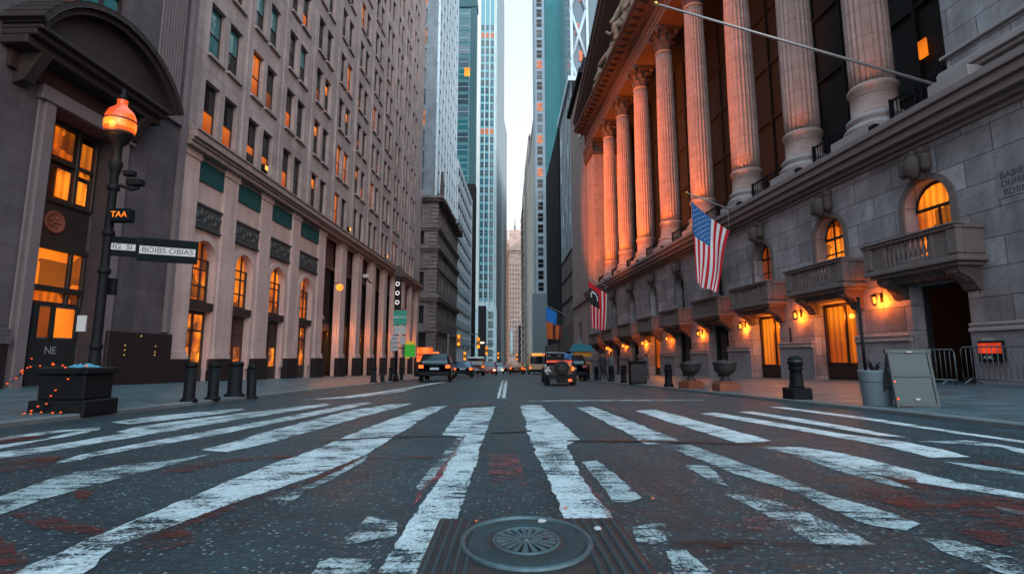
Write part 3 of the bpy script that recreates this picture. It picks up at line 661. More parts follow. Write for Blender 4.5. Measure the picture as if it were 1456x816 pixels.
# upper windows
def win_mesh():
    m = MB(); w, h = 1.0, 2.32
    for x0, x1, z0, z1 in ((0,.06,0,h),(w-.06,w,0,h),(.06,w-.06,0,.07),(.06,w-.06,h-.07,h)): m.box(x0,x1,.20,.30,z0,z1)
    m.box(.06, w-.06, .215, .275, 1.12, 1.18); return m
def pane_mesh(lo, hi):
    m = MB(); m.quad((.05,.25,.05),(.95,.25,.05),(.95,.25,1.15),(.05,.25,1.15), 0); m.quad((.05,.23,1.15),(.95,.23,1.15),(.95,.23,2.27),(.05,.23,2.27), 1)
    return m, [lo, hi]
def strip_mesh(z0, z1):
    m = MB(); m.quad((.05,.25,.05),(.95,.25,.05),(.95,.25,z0),(.05,.25,z0),0); m.quad((.05,.25,z0),(.95,.25,z0),(.95,.25,z1),(.05,.25,z1),1); m.quad((.05,.25,z1),(.95,.25,z1),(.95,.25,2.27),(.05,.25,2.27),0)
    return m, ['glass_dark', 'lit_window']
VAR = {'dark': pane_mesh('glass_dark','glass_dark'), 'teal': pane_mesh('glass_dark','glass_teal'), 'teal2': pane_mesh('glass_teal','glass_teal'), 'lit': pane_mesh('lit_window','lit_curtain'), 'low': pane_mesh('lit_window','glass_dark'),
       'blind': pane_mesh('glass_dark','blind'), 'strip': strip_mesh(.75,1.1), 'high': strip_mesh(1.5,2.05), 'dim': pane_mesh('lit_dim','glass_dark')}
FORCE = {(0,0,0):'low',(0,0,1):'low',(0,1,0):'strip',(0,1,1):'strip',(1,0,0):'teal2',(1,0,1):'teal',(1,1,0):'lit',(1,1,1):'dim',(0,2,0):'low',(0,2,1):'dark',(1,2,0):'low',(2,1,0):'teal',(2,1,1):'teal',(2,2,0):'dark',(2,2,1):'teal',
         (1,3,0):'high',(1,3,1):'dark',(2,3,0):'dim',(2,3,1):'high',(1,4,0):'lit',(1,4,1):'lit',(0,3,0):'high',(0,4,0):'lit',(0,4,1):'dark',(2,4,1):'high',(3,4,1):'lit',(1,5,1):'low',(1,5,0):'high',(2,5,0):'strip',(3,5,0):'dim',(0,6,1):'dim',(1,6,0):'lit',(2,6,1):'strip',(0,8,0):'lit',(1,8,1):'low',(0,9,1):'lit'}
frame_me = None; pane_me = {}; sill_me = None
shown = sorted(win_ops, key=lambda o: (o[0]**1.0)+abs(o[4])*1.2)
def seen_by_street(o): return (o[2]-EYE) < 0.78*math.hypot(13, o[0])+1.5
near = [o for o in shown if seen_by_street(o)][:100]
rest = [o for o in win_ops if o not in near]
proto_f = win_mesh()
def add_mesh(mb, name, mats):
    me = bpy.data.meshes.new(name); me.from_pydata(mb.V, [], mb.F)
    for q in mats: me.materials.append(MATS[q])
    me.polygons.foreach_set('material_index', mb.I); me.polygons.foreach_set('use_smooth', mb.S); return me
frame_me = add_mesh(proto_f, 'window', ['sash_dark'])
sm = MB(-1); sm.box(-.08, 1.08, -.02, .13, -.12, 0); sill_me = add_mesh(sm, 'sill', ['bank_limestone'])
for k, (mb, mt) in VAR.items(): pane_me[k] = add_mesh(mb, 'pane', mt)
rw = random.Random(5)
def variant(o):
    v = FORCE.get(o[4:]); 
    return v or rw.choices(['dark','blind','teal','low','strip','high','lit','dim'], [66,14,9,2,2,3,1,3])[0]
for o in near:
    w = inst(frame_me, 'window', BK, (o[0]-u0, 0, o[2]))
    inst(pane_me[variant(o)], 'pane', w, (0,0,0)); inst(sill_me, 'sill', w, (0,0,0))
m = MB(); mats = ['sash_dark', 'glass_dark', 'lit_window', 'blind']
for o in rest:
    for f in (proto_f,):
        n = len(m.V); m.V += [(v[0]+o[0]-u0, v[1], v[2]+o[2]) for v in f.V]
        for q in f.F: m.F.append([i+n for i in q]); m.I.append(0); m.S.append(False)
    x, z = o[0]-u0, o[2]; g = rw.random()
    m.quad((x+.05,.25,z+.05),(x+.95,.25,z+.05),(x+.95,.25,z+1.15),(x+.05,.25,z+1.15), 2 if g < .12 else 1); m.quad((x+.05,.23,z+1.15),(x+.95,.23,z+1.15),(x+.95,.23,z+2.27),(x+.05,.23,z+2.27), 3 if g > .8 else 1)
s = m.build('window', mats, BK); s['kind'] = 'stuff'
# faint shop lettering and a surveillance camera
lettering('shop_lettering', 'CNAI', .42, (33.9-u0, .42, 3.35), (1,0,0), (0,0,1), 'ink_white', BK)

# ---------------------------------------------------------------- west side: dark portal building
PB = FL.building('portal_building', 'dark stone building with a big curved hood over a deep lit doorway', 'building', -8.0)
class PBm(LB):
    def __init__(s): super().__init__(-8.0)
D0 = .06; PA, PZ = 13.45, 15.75
m = PBm()
ops = [(PA, PZ, -.8, 7.55), (13.45, 15.75, 10.75, 14.5), (2.0, 4.2, 10.75, 14.5), (7.5, 9.8, 10.75, 14.5)]
for zz in (16.6, 21.5): ops += [(x, x+2.3, zz, zz+3.4) for x in (2.0, 7.5, 13.45)]
m.facade(-8, 18.78, -2, 30, ops, D0, .7)
m.quad((18.78,D0,-2),(18.78,-10,-2),(18.78,-10,30),(18.78,D0,30)); m.quad((-8,D0,-2),(-8,-14,-2),(-8,-14,30),(-8,D0,30)); m.quad((-8,D0,30),(18.78,D0,30),(18.78,-14,30),(-8,-14,30))
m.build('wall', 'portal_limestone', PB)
m = PBm()
for x0, x1 in ((-8, PA-.5), (PZ+.12, 18.74)): m.box(x0, x1, D0-.05, D0+.17 if x1 < 14 else D0+.24, -2, 1.05 if x1 < 14 else 1.55)
m.build('granite_base', 'dark_granite', PB, .02)
m = PBm(); m.box(-8, PA-.45, D0, D0+.12, 1.25, 1.45); m.box(-8, PA-.45, D0, D0+.2, 1.05, 1.25); m.build('base_moulding', 'portal_limestone', PB, .02)
m = PBm()
for x0, x1 in ((PA-.32, PA), (PZ, PZ+.32)): m.box(x0, x1, D0-.6, D0+.14, -.5, 7.75); m.box(x0-.12, x1+.1 if x1 > 14 else x1, D0, D0+.06, -.5, 7.75)
m.box(PA-.5, PZ+.5, D0, D0+.2, 7.55, 7.95); m.build('door_surround', 'fluted_stone', PB, .02)
# fluted strip beside the bank and a slim pilaster
m = PBm()
for k in range(9): x = 17.0+k*.14; m.box(x, x+.085, D0, D0+.07, 9.6, 30)
m.box(16.85, 18.4, D0, D0+.12, 9.3, 9.62); m.box(18.45, 18.7, D0, D0+.16, 1.6, 30); m.build('fluted_strip', 'fluted_stone', PB, .01)
m = PBm()
for k in range(7): z = 10.6+k*2.4; m.box(11.2, 12.9, D0, D0+.06, z, z+.12)
m.build('string_course', 'portal_limestone', PB)
# gabled hood
H0, HA, HB, AP = 1.10, 12.0, 16.45, 14.55
ZB, ZC, ZA = 8.55, 8.90, 10.35
def arc(o, n=22):
    """top line of the curved hood, raised by o"""
    xm, hw, h = (HA+HB)/2, (HB-HA)/2+.12, ZA-ZC
    rr_ = (hw*hw+h*h)/(2*h); a0 = math.asin(hw/rr_)
    return [(xm+.15+(rr_+o)*math.sin(-a0+2*a0*k/n), ZC+h-rr_+(rr_+o)*math.cos(-a0+2*a0*k/n)) for k in range(n+1)]
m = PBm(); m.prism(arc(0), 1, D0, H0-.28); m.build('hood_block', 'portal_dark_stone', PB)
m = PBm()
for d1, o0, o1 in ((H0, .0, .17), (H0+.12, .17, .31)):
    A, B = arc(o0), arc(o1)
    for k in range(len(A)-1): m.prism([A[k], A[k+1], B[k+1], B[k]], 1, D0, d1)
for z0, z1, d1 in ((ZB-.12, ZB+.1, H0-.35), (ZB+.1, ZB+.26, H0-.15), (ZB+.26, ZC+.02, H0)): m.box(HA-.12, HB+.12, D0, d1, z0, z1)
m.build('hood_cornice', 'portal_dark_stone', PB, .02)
for x in (HA+.3, HB-.55):
    m = PBm(); m.prism([(D0-.0, 7.6),(D0+.3, 7.7),(D0+.72, 8.42),(D0, 8.42)], 0, x, x+.28); m.build('bracket', 'portal_dark_stone', PB)
m = PBm(); m.box(HA+.1, HB-.1, D0, D0+.12, 7.95, 8.63); m.build('frieze', 'portal_brown_wood', PB)
# the doorway
dd = D0-.66
f = PBm()
f.box(PA, PZ, dd-.06, dd, 3.95, 5.25)                                     # dark panel with emblem
for x in (PA, PA+.62, PA+1.55, PZ-.1): f.box(x, x+.11, dd-.06, dd+.09, 5.2, 7.5)
for z in (5.15, 6.35, 7.42): f.box(PA, PZ, dd-.06, dd+.07, z, z+.12)
for z in (2.58, 3.78): f.box(PA, PZ, dd-.06, dd+.1, z, z+.17)
for x in (PA, PA+.36, PA+1.72, PZ-.1): f.box(x, x+.1, dd-.06, dd+.08, 2.2, 3.9)
f.box(PA, PZ, dd-.06, dd+.06, 2.2, 2.3)
fr = f.build('door_screen', 'sash_dark', PB, .008)
g = PBm()
for (a, b, z0, z1) in ((PA+.14,PA+.42,6.5,7.3),(PA+.74,PA+1.5,6.55,7.4),(PA+1.68,PZ-.14,6.2,7.25),(PA+.2,PA+.4,5.55,6.1),(PA+1.05,PA+1.5,5.35,6.2),(PA+1.7,PZ-.2,5.35,6.05)):
    p = PBm(); p.quad((a,dd-.02,z0),(b,dd-.02,z0),(b,dd-.02,z1),(a,dd-.02,z1)); p.build('upper_pane', 'lit_arch', fr)
p = PBm(); p.quad((PA,dd-.05,5.2),(PZ,dd-.05,5.2),(PZ,dd-.05,7.5),(PA,dd-.05,7.5)); p.build('dark_pane', 'glass_black', fr)
for (a, b, z0, z1, q) in ((PA+.1,PA+.36,2.75,3.8,'lit_window'),(PA+.46,PA+1.72,2.75,3.8,'lit_window'),(PA+1.82,PZ-.1,2.75,3.8,'lit_window'),(PA+.46,PA+1.72,2.3,2.58,'lit_arch'),(PA+1.82,PZ-.1,2.3,2.58,'lit_arch')):
    p = PBm(); p.quad((a,dd-.02,z0),(b,dd-.02,z0),(b,dd-.02,z1),(a,dd-.02,z1)); p.build('transom_pane', q, fr)
d = PBm(); d.box(PA, PA+.75, dd-.05, dd+.02, -.8, 2.2, 0); d.box(PA+.75, PA+.86, dd-.05, dd+.1, -.8, 2.2, 1); d.box(PA+.86, PZ, dd-.05, dd+.03, -.8, 1.25, 1)
for x in (PA+.86, PA+1.36, PZ-.14): d.box(x, x+.12, dd-.05, dd+.06, 1.25, 2.2, 1)
do = d.build('door', ['portal_brown_wood', 'recess_dark'], PB, .008)
for a, b, q in ((PA+.98,PA+1.36,'lit_dim'),(PA+1.48,PZ-.14,'lit_window')):
    p = PBm(); p.quad((a,dd-.01,1.3),(b,dd-.01,1.3),(b,dd-.01,2.15),(a,dd-.01,2.15)); p.build('door_pane', q, do)
lettering('chalk_lettering', 'NE', .3, (PA+1.45+8, -(dd+.045), .92), (1,0,0), (0,0,1), 'sign_grey', do, .002)
m2 = MB(); m2.lathe([(.33,0),(.33,.03),(.29,.05),(.26,.025),(.0001,.025)], 28, cap=False)
for k in range(5): m2.ball((.13*math.cos(k*1.26), .13*math.sin(k*1.26), .03), .07, 8, 5, 0, (1,1,.4))
m2.ball((0,0,.03), .08, 8, 5, 0, (1,1,.5)); e = m2.build('emblem', 'rust_base', PB); e.rotation_euler = (R(90), 0, 0); e.location = (14.6+8, -dd-.0, 4.6)
for i, o in enumerate(ops[1:]):
    f = PBm(); a, b, c, z1 = o
    for x in (a, a+.72, a+1.5, b-.1): f.box(x, x+.1, D0-.5, D0-.38, c, z1)
    for z in (c, c+1.6, z1-.1): f.box(a, b, D0-.49, D0-.39, z, z+.1)
    fr = f.build('window', 'sash_dark', PB)
    p = PBm(); p.quad((a,D0-.46,c),(a+.75,D0-.46,c),(a+.75,D0-.46,z1),(a,D0-.46,z1), 0); p.quad((a+.75,D0-.46,c),(b,D0-.46,c),(b,D0-.46,z1),(a+.75,D0-.46,z1), 1); p.build('pane', ['lit_arch' if i == 0 else 'glass_dark', 'glass_teal' if i == 0 else 'glass_dark'], fr)
# studs and small plates on the granite base
m = PBm()
for x, zs in ((16.55,(1.1,.95,.8)),(17.9,(1.1,.9,.8))):
    for z in zs: m.ball((x, D0+.25, z), .035, 6, 4)
m.ball((17.2,D0+.25,1.42),.04,6,4); m.build('brass_stud', 'gold', PB)
# ---------------------------------------------------------------- east side: stock exchange with colonnade
EXB = FR.building('exchange_building', 'stone exchange building with giant fluted columns above a marble podium with balconies', 'building', 4.0)
class EB(MB):
    def __init__(s, base=4.0): super().__init__(1); s.base = base
    def add(s, vs, fs, mi=0, sm=False): super().add([(v[0]-s.base, v[1], v[2]) for v in vs], fs, mi, sm)
    def prism(s, pts, ax, lo, hi, mi=0, sm=False):
        n0 = len(s.V); super().prism(pts, ax, lo, hi, mi, sm)
        # prism wrote through add(), which already shifts
BAYS = [ # centre, door a, door b, window half width, lit
 (15.55,14.55,16.5,.82,'lit_arch'), (19.95,18.95,21.3,.80,'lit_arch'), (24.7,23.7,26.1,.74,'lit_dim'), (29.4,28.45,30.8,.66,None),
 (34.7,33.3,35.9,.72,None), (39.7,38.7,41.1,.72,None), (45.0,43.7,46.0,.72,None), (50.5,49.2,51.6,.72,None), (56.2,55.0,57.2,.72,None)]
def drop(u): return -.031*(u-15.5)
ops = []; arcs = []
for c, a, b, w, lit in BAYS:
    ops.append((a, b, -2, 3.02+drop(c))); ops.append((c-w, c+w, 3.9, 6.30)); arcs.append((c-w, c+w, 6.30-w))
m = EB(); m.facade(4, 61.5, -2, 7.5, ops, 0, .55); 
for a, b, z in arcs: m.arch(a, b, z, 0, .55)
m.quad((61.5,0,-2),(61.5,-14,-2),(61.5,-14,7.5),(61.5,0,7.5)); m.quad((4,0,-2),(4,-14,-2),(4,-14,7.5),(4,0,7.5))
m.build('podium_wall', 'exchange_marble', EXB)
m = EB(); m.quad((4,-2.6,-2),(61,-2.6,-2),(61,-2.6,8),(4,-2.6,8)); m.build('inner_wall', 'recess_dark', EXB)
xs = [4]+[v for q in BAYS for v in (q[1], q[2])]+[61.5]
for a, b in zip(xs[::2], xs[1::2]):
    if b-a < .3: continue
    z = 1.30+drop((a+b)/2)*.75
    m = EB(); m.box(a+.02, b-.02, 0, .10, -2, z); p = m.build('plinth', 'exchange_plinth', EXB, .012)
    m = EB(); m.box(a+.02, b-.02, 0, .17, z, z+.11); m.box(a+.02, b-.02, 0, .12, z+.11, z+.16); m.box(a+.02, b-.02, 0, .145, z+.16, z+.25); m.build('moulding', 'pale_moulding', p, .02)
# podium cornice and stylobate
m = EB()
for z0, z1, d in ((7.42,7.56,.10),(7.56,7.70,.26),(7.70,7.95,.48),(7.95,8.22,.62),(8.22,8.36,.72),(8.36,8.48,.66)): m.box(4, 61.6, -.3, d, z0, z1)
m.build('podium_cornice', 'ledge_stone', EXB, .018)
m = EB(); m.box(4, 61.5, -8, .05, 8.30, 8.50); m.build('portico_floor', 'ledge_stone', EXB)
for i, (c, a, b, w, lit) in enumerate(BAYS):
    dz = drop(c)
    # arched window with glazing bars
    zs = 6.30-w; f = EB(); f.box(c-w, c+w, -.5, -.38, 3.9, 4.0); f.box(c-w, c+w, -.5, -.4, zs-.05, zs+.05)
    if i in (1, 2):
        for x in (c-w*.36, c+w*.36): f.box(x-.03, x+.03, -.48, -.42, 4.0, 6.2)
        f.box(c-w, c+w, -.48, -.42, 4.85, 4.91)
    else: f.box(c-.03, c+.03, -.48, -.42, 4.0, zs)
    for k in range(12):
        t0, t1 = math.pi*k/12, math.pi*(k+1)/12; P = lambda r, t, d: (c+r*math.cos(t), d, zs+r*math.sin(t))
        f.quad(P(w-.1,t0,-.4),P(w,t0,-.4),P(w,t1,-.4),P(w-.1,t1,-.4))
    fr = f.build('arched_window', 'sash_dark', EXB)
    g = EB(); P = [(c-w,-.46,3.9),(c+w,-.46,3.9)]+[(c+w*math.cos(math.pi*j/12),-.46,zs+w*math.sin(math.pi*j/12)) for j in range(13)]; g.add(P, [tuple(range(len(P)))])
    g.build('pane', lit or 'glass_dark', fr)
    f = EB()            # plain archivolt
    for k in range(14):
        t0, t1 = math.pi*k/14, math.pi*(k+1)/14; P = lambda r, t, d: (c+r*math.cos(t), d, zs+r*math.sin(t))
        f.quad(P(w,t0,.06),P(w+.2,t0,.06),P(w+.2,t1,.06),P(w,t1,.06)); f.quad(P(w+.2,t0,.06),P(w+.2,t0,0),P(w+.2,t1,0),P(w+.2,t1,.06)); f.quad(P(w,t0,0),P(w,t0,.06),P(w,t1,.06),P(w,t1,0))
    for x in (c-w-.2, c+w): f.box(x, x+.2, 0, .06, 4.4, zs)
    f.build('archivolt', 'balcony_stone', EXB)
    rr = random.Random(i)
    k = EB(); k.prism([(c-.2,6.28),(c+.2,6.28),(c+.36,7.3),(c-.36,7.3)], 1, 0, .26)
    for j in range(16): k.ball((c+rr.uniform(-.42,.42), .22, 6.5+rr.random()*.75), .08+.07*rr.random(), 7, 5, 0, (1,.8,1))
    k.ball((c,.34,6.72),.30,10,7,0,(.9,.7,1.35)); [k.ball((c+sg*.40,.26,6.62+.1*q),.15,8,5) for sg in (-1,1) for q in range(4)]
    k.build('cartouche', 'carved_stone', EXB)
    # balcony on carved consoles
    bw = 1.72 if i < 6 else 2.0; a0, b0 = c-bw, c+bw; zf = 3.42+dz; zt = 4.48+dz; D = .92
    s = EB()
    for z0, z1, d in ((zf-.13,zf-.02,D-.12),(zf-.02,zf+.12,D+.02),(zf+.12,zf+.20,D-.06)): s.box(a0-(d-D)*1.0, b0+(d-D)*1.0, 0, d, z0, z1)
    bal = s.build('balcony', 'balcony_stone', EXB, .02)
    s = EB(); s.box(a0+.0, b0-.0, D-.24, D, zt-.15, zt); s.box(a0, a0+.24, 0, D-.24, zt-.15, zt); s.box(b0-.24, b0, 0, D-.24, zt-.15, zt)
    s.box(a0-.04, b0+.04, D-.26, D+.05, zt-.05, zt+.01)
    for x in (a0+.02, b0-.34): s.box(x, x+.32, D-.27, D-.03, zf+.2, zt-.15)
    s.box(c-.95, c-.80, D-.22, D-.06, zf+.2, zt-.15); s.box(c+.80, c+.95, D-.22, D-.06, zf+.2, zt-.15)
    s.box(a0+.34, c-.95, D-.2, D-.09, zf+.2, zt-.15); s.box(c+.95, b0-.34, D-.2, D-.09, zf+.2, zt-.15); s.box(a0+.04, a0+.18, .0, D-.3, zf+.2, zt-.15); s.box(b0-.18, b0-.04, .0, D-.3, zf+.2, zt-.15)
    s.build('parapet', 'balcony_stone', bal, .015)
    s = EB(); n = 9
    for k in range(n):
        x = c-.72+1.44*k/(n-1); z0, z1 = zf+.2, zt-.15; h = z1-z0
        s.lathe([(.05,z0),(.05,z0+h*.1),(.03,z0+h*.16),(.065,z0+h*.35),(.055,z0+h*.5),(.028,z0+h*.78),(.05,z0+h*.86),(.05,z1)], 8, c=(x, D-.14))
    s.build('balustrade', 'balcony_stone', bal)
    for x in (a0+.25, b0-.75):
        s = EB(); prof = [(0, zf-.13), (D-.2, zf-.13), (D-.22, zf-.26), (D-.34, zf-.36), (.42, zf-.42), (.22, zf-.62), (.14, zf-.78), (0, zf-.82)]
        s.prism(prof, 0, x, x+.46)
        for q in range(5): s.ball((x+.23, .18+q*.12, zf-.56+q*.07), .09, 8, 5, 0, (2.2,1,1))
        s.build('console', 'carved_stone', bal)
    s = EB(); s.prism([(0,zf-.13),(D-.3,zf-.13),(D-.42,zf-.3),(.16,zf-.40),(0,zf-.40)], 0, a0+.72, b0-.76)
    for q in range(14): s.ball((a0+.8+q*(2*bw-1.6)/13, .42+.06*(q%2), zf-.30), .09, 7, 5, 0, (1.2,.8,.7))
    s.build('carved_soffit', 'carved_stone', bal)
    # doorway
    zt2 = 3.02+dz; lite = i in (1, 2, 5)
    f = EB()
    for x in (a, b-.1): f.box(x, x+.1, -.6, -.45, -2, zt2)
    f.box(a, b, -.6, -.45, zt2-.12, zt2); 
    if i == 0: f.box(a, b, -2.4, -2.3, -2, zt2)
    else:
        f.box(a, b, -.62, -.5, -2, .62+dz); f.box(a, b, -.5, -.44, .58+dz, .66+dz); f.box((a+b)/2-.04, (a+b)/2+.04, -.58, -.48, .66+dz, zt2)
        f.box(a, b, -.5, -.46, .1+dz, .14+dz)
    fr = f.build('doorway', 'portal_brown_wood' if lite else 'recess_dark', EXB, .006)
    if i > 0:
        g = EB(); g.quad((a,-.56,.62+dz),(b,-.56,.62+dz),(b,-.56,zt2),(a,-.56,zt2)); g.build('door_pane', 'lit_curtain' if i in (1,2,5) else 'glass_black', fr)
# colonnade
CU = [18.0, 22.1, 26.9, 32.2, 37.6, 43.1, 48.5, 53.6]; CD = -.75
ZB0, ZS0, ZS1, ZC1 = 8.5, 9.62, 24.5, 26.35
def flut(k, n, z): return (1.0, .965, .915, .895, .915, .965)[k % 6] if n == 132 else 1
def rad(z): 
    t = (z-ZS0)/(ZS1-ZS0); return .735-.125*max(0, (t-.28)/.72)**1.5
shaft = EB(0); pr = [(rad(ZS0)*1.1, ZS0), (rad(ZS0)*1.04, ZS0+.10)]
pr2 = [(rad(z), z) for z in [ZS0+.12+(ZS1-ZS0-.3)*k/14 for k in range(15)]]
shaft.lathe([(.80,ZS0-.02),(.80,ZS0+.06),(.76,ZS0+.10),(.755,ZS0+.9),(.82,ZS0+.98),(.83,ZS0+1.1),(.80,ZS0+1.16),(.76,ZS0+1.2)], 48, cap=False)
pr2 = [(rad(z), z) for z in [ZS0+1.18+(ZS1-ZS0-1.3)*k/14 for k in range(15)]]
shaft.lathe(pr2, 132, flute=flut); shaft.lathe([(rad(ZS1)+.005,ZS1-.14),(rad(ZS1)+.06,ZS1-.08),(rad(ZS1)+.06,ZS1),(rad(ZS1),ZS1+.03)], 48, cap=False)
shaft_me = add_mesh(shaft, 'shaft', ['column_stone'])
base = EB(0); base.box(-1.06,1.06,-1.06,1.06,ZB0,ZB0+.46); base.lathe([(1.0,ZB0+.46),(1.05,ZB0+.53),(1.05,ZB0+.62),(.99,ZB0+.70),(.90,ZB0+.74),(.86,ZB0+.80),(.90,ZB0+.86),(.95,ZB0+.93),(.94,ZB0+1.02),(.86,ZB0+1.08),(.80,ZB0+1.12)], 48, cap=False)
base_me = add_mesh(base, 'base', ['pale_moulding'])
cap = EB(0); z = ZS1
cap.lathe([(.60,z),(.62,z+.3),(.60,z+.9),(.66,z+1.35),(.82,z+1.52)], 32, cap=False)
for row, (n, rb, zb, h, out) in enumerate(((8,.62,z+.02,.62,.26),(8,.62,z+.35,.82,.34),(16,.62,z+.9,.6,.42))):
    for k in range(n):
        a = 2*math.pi*(k+.5*(row % 2))/n; w = .21 if row < 2 else .10
        ca, sa = math.cos(a), math.sin(a); pts = []
        for (dr, dz_, ww) in ((0,0,w),(.06,h*.5,w*1.1),(.14,h*.85,w*.9),(out,h,w*.6),(out+.05,h*.84,w*.3)):
            r = rb+dr
            for sgn in (-1, 0, 1): pts.append(((r+(.035 if sgn == 0 else 0))*ca-sgn*ww*sa, (r+(.035 if sgn == 0 else 0))*sa+sgn*ww*ca, zb+dz_))
        cap.add(pts, [(r*3+c_, r*3+c_+1, r*3+c_+4, r*3+c_+3) for r in range(4) for c_ in range(2)], 0, True)
for sx in (-1, 1):
    for sy in (-1, 1): 
        cap.ball((sx*.80, sy*.80, z+1.42), .17, 10, 7, 0, (1,1,1)); cap.tube([(sx*.5,sy*.5,z+.95),(sx*.66,sy*.66,z+1.25),(sx*.82,sy*.82,z+1.45)], .07, 6)
    cap.ball((sx*.72,0,z+1.6),.13,8,6); cap.ball((0,sx*.72,z+1.6),.13,8,6)
cap.box(-.92,.92,-.92,.92,z+1.55,z+1.85); cap_me = add_mesh(cap, 'capital', ['carved_stone'])
for u in CU:
    c = bpy.data.objects.new('column', None); COL.objects.link(c); c.parent = EXB; c.location = (u-4, CD, 0)
    inst(shaft_me, 'shaft', c, (0,0,0)); inst(base_me, 'base', c, (0,0,0)); inst(cap_me, 'capital', c, (0,0,0))
# end piers
m = EB(); m.box(57.9, 61.4, -4, .0, 8.5, 24.5); m.build('end_pier', 'column_stone', EXB, .03)
m = EB(); m.box(57.7, 61.6, -4, .2, 24.5, 24.8)
for k in range(26): m.ball((57.8+(k%13)*.3, .12, 25.05+.6*(k//13)), .24, 7, 5, 0, (1,1,1.2))
m.box(57.9,61.5,-4,.12,24.8,26.0); m.box(57.6,61.7,-4,.3,26.0,26.35); m.build('pier_capital', 'carved_stone', EXB)
m = EB(); m.facade(4, 14.35, 8.5, 30, [], 0, .3); m.quad((14.35,0,8.5),(14.35,-6,8.5),(14.35,-6,30),(14.35,0,30)); m.build('corner_pier', 'exchange_marble', EXB)
m = EB()
for z0, z1, d in ((8.9,9.02,.16),(9.02,9.2,.26),(9.2,9.28,.2),(9.7,9.8,.1)): m.box(4, 14.5, 0, d, z0, z1)
m.box(13.3,14.6,0,.5,8.5,8.9); m.build('pier_moulding', 'pale_moulding', EXB, .02)
# dark glazed wall behind the columns
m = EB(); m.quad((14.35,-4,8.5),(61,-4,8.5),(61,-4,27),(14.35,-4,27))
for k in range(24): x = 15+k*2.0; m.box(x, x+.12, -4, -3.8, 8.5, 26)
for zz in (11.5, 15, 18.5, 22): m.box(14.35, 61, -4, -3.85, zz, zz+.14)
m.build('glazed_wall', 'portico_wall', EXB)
for x, zz, w, h in ((18.6,12.7,.35,.75),(22.6,10.6,.55,.45),(25.3,10.3,.4,.4),(16.9,10.2,.5,.3)):
    g = EB(); g.box(x, x+w, -3.84, -3.76, zz, zz+h); g.build('lit_pane', 'lit_window', EXB)
g = [14.6]+CU+[57.9]
for a, b in zip(g, g[1:]):
    a2, b2 = a+(1.08 if a > 15 else .2), b-(1.08 if b < 57 else .05)
    m = EB(); m.box(a2, b2, -.42, -.36, 9.62, 9.70); m.box(a2, b2, -.42, -.36, 8.62, 8.67); n = int((b2-a2)/.14)
    for k in range(n+1): x = a2+(b2-a2)*k/n; m.box(x-.012, x+.012, -.40, -.376, 8.5, 9.62)
    for x in (a2, (a2+b2)/2, b2-.06): m.box(x, x+.06, -.44, -.34, 8.5, 9.75)
    m.build('railing', 'black_iron', EXB)
# entablature and gable
m = EB()
for z0, z1, d in ((26.35,26.8,.02),(26.8,27.2,.08),(27.2,27.34,.18)): m.box(14.4, 61.5, -2.0, d, z0, z1)
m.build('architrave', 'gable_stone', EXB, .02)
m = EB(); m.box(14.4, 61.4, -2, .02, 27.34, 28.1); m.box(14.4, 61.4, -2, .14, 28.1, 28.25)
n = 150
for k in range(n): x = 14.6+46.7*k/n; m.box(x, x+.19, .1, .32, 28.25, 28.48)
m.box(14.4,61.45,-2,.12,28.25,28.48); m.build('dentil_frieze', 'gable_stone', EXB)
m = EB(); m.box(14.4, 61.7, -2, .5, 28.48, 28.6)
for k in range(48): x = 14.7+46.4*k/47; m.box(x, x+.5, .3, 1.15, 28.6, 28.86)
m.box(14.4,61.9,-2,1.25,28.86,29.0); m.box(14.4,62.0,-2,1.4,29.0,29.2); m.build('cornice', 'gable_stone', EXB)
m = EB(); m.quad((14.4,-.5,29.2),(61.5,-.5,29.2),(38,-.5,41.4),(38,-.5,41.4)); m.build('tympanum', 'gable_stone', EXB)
m = EB()
def rake(x0, z0, x1, z1, th, d0, d1):
    m.add([(x0,d0,z0),(x1,d0,z1),(x1,d1,z1),(x0,d1,z0),(x0,d0,z0+th),(x1,d0,z1+th),(x1,d1,z1+th),(x0,d1,z0+th)],[(0,3,2,1),(4,5,6,7),(0,1,5,4),(1,2,6,5),(2,3,7,6),(3,0,4,7)])
for x0 in (62.0, 14.0):
    x1 = 38.0; zz = 41.6
    rake(x0, 29.2, x1, zz, .35, -2, .9); rake(x0, 29.55, x1, zz+.35, .45, -2, 1.3); rake(x0, 30.0, x1, zz+.8, .3, -2, 1.5)
m.build('raking_cornice', 'gable_stone', EXB)
m = EB(); m.quad((62,-2,29.2),(38,-2,42.5),(38,-14,42.5),(62,-14,29.2)); m.quad((14,-2,29.2),(38,-2,42.5),(38,-14,42.5),(14,-14,29.2)); m.quad((61.5,-2,7),(61.5,-14,7),(61.5,-14,29.2),(61.5,-2,29.2))
m.quad((14.35,-14,7),(61.5,-14,7),(61.5,-14,42),(14.35,-14,42)); m.build('roof', 'roof_dark', EXB)
m = EB(); m.quad((14.4,-2,26.4),(61.4,-2,26.4),(61.4,-4,26.4),(14.4,-4,26.4)); m.build('portico_ceiling', 'portico_wall', EXB)
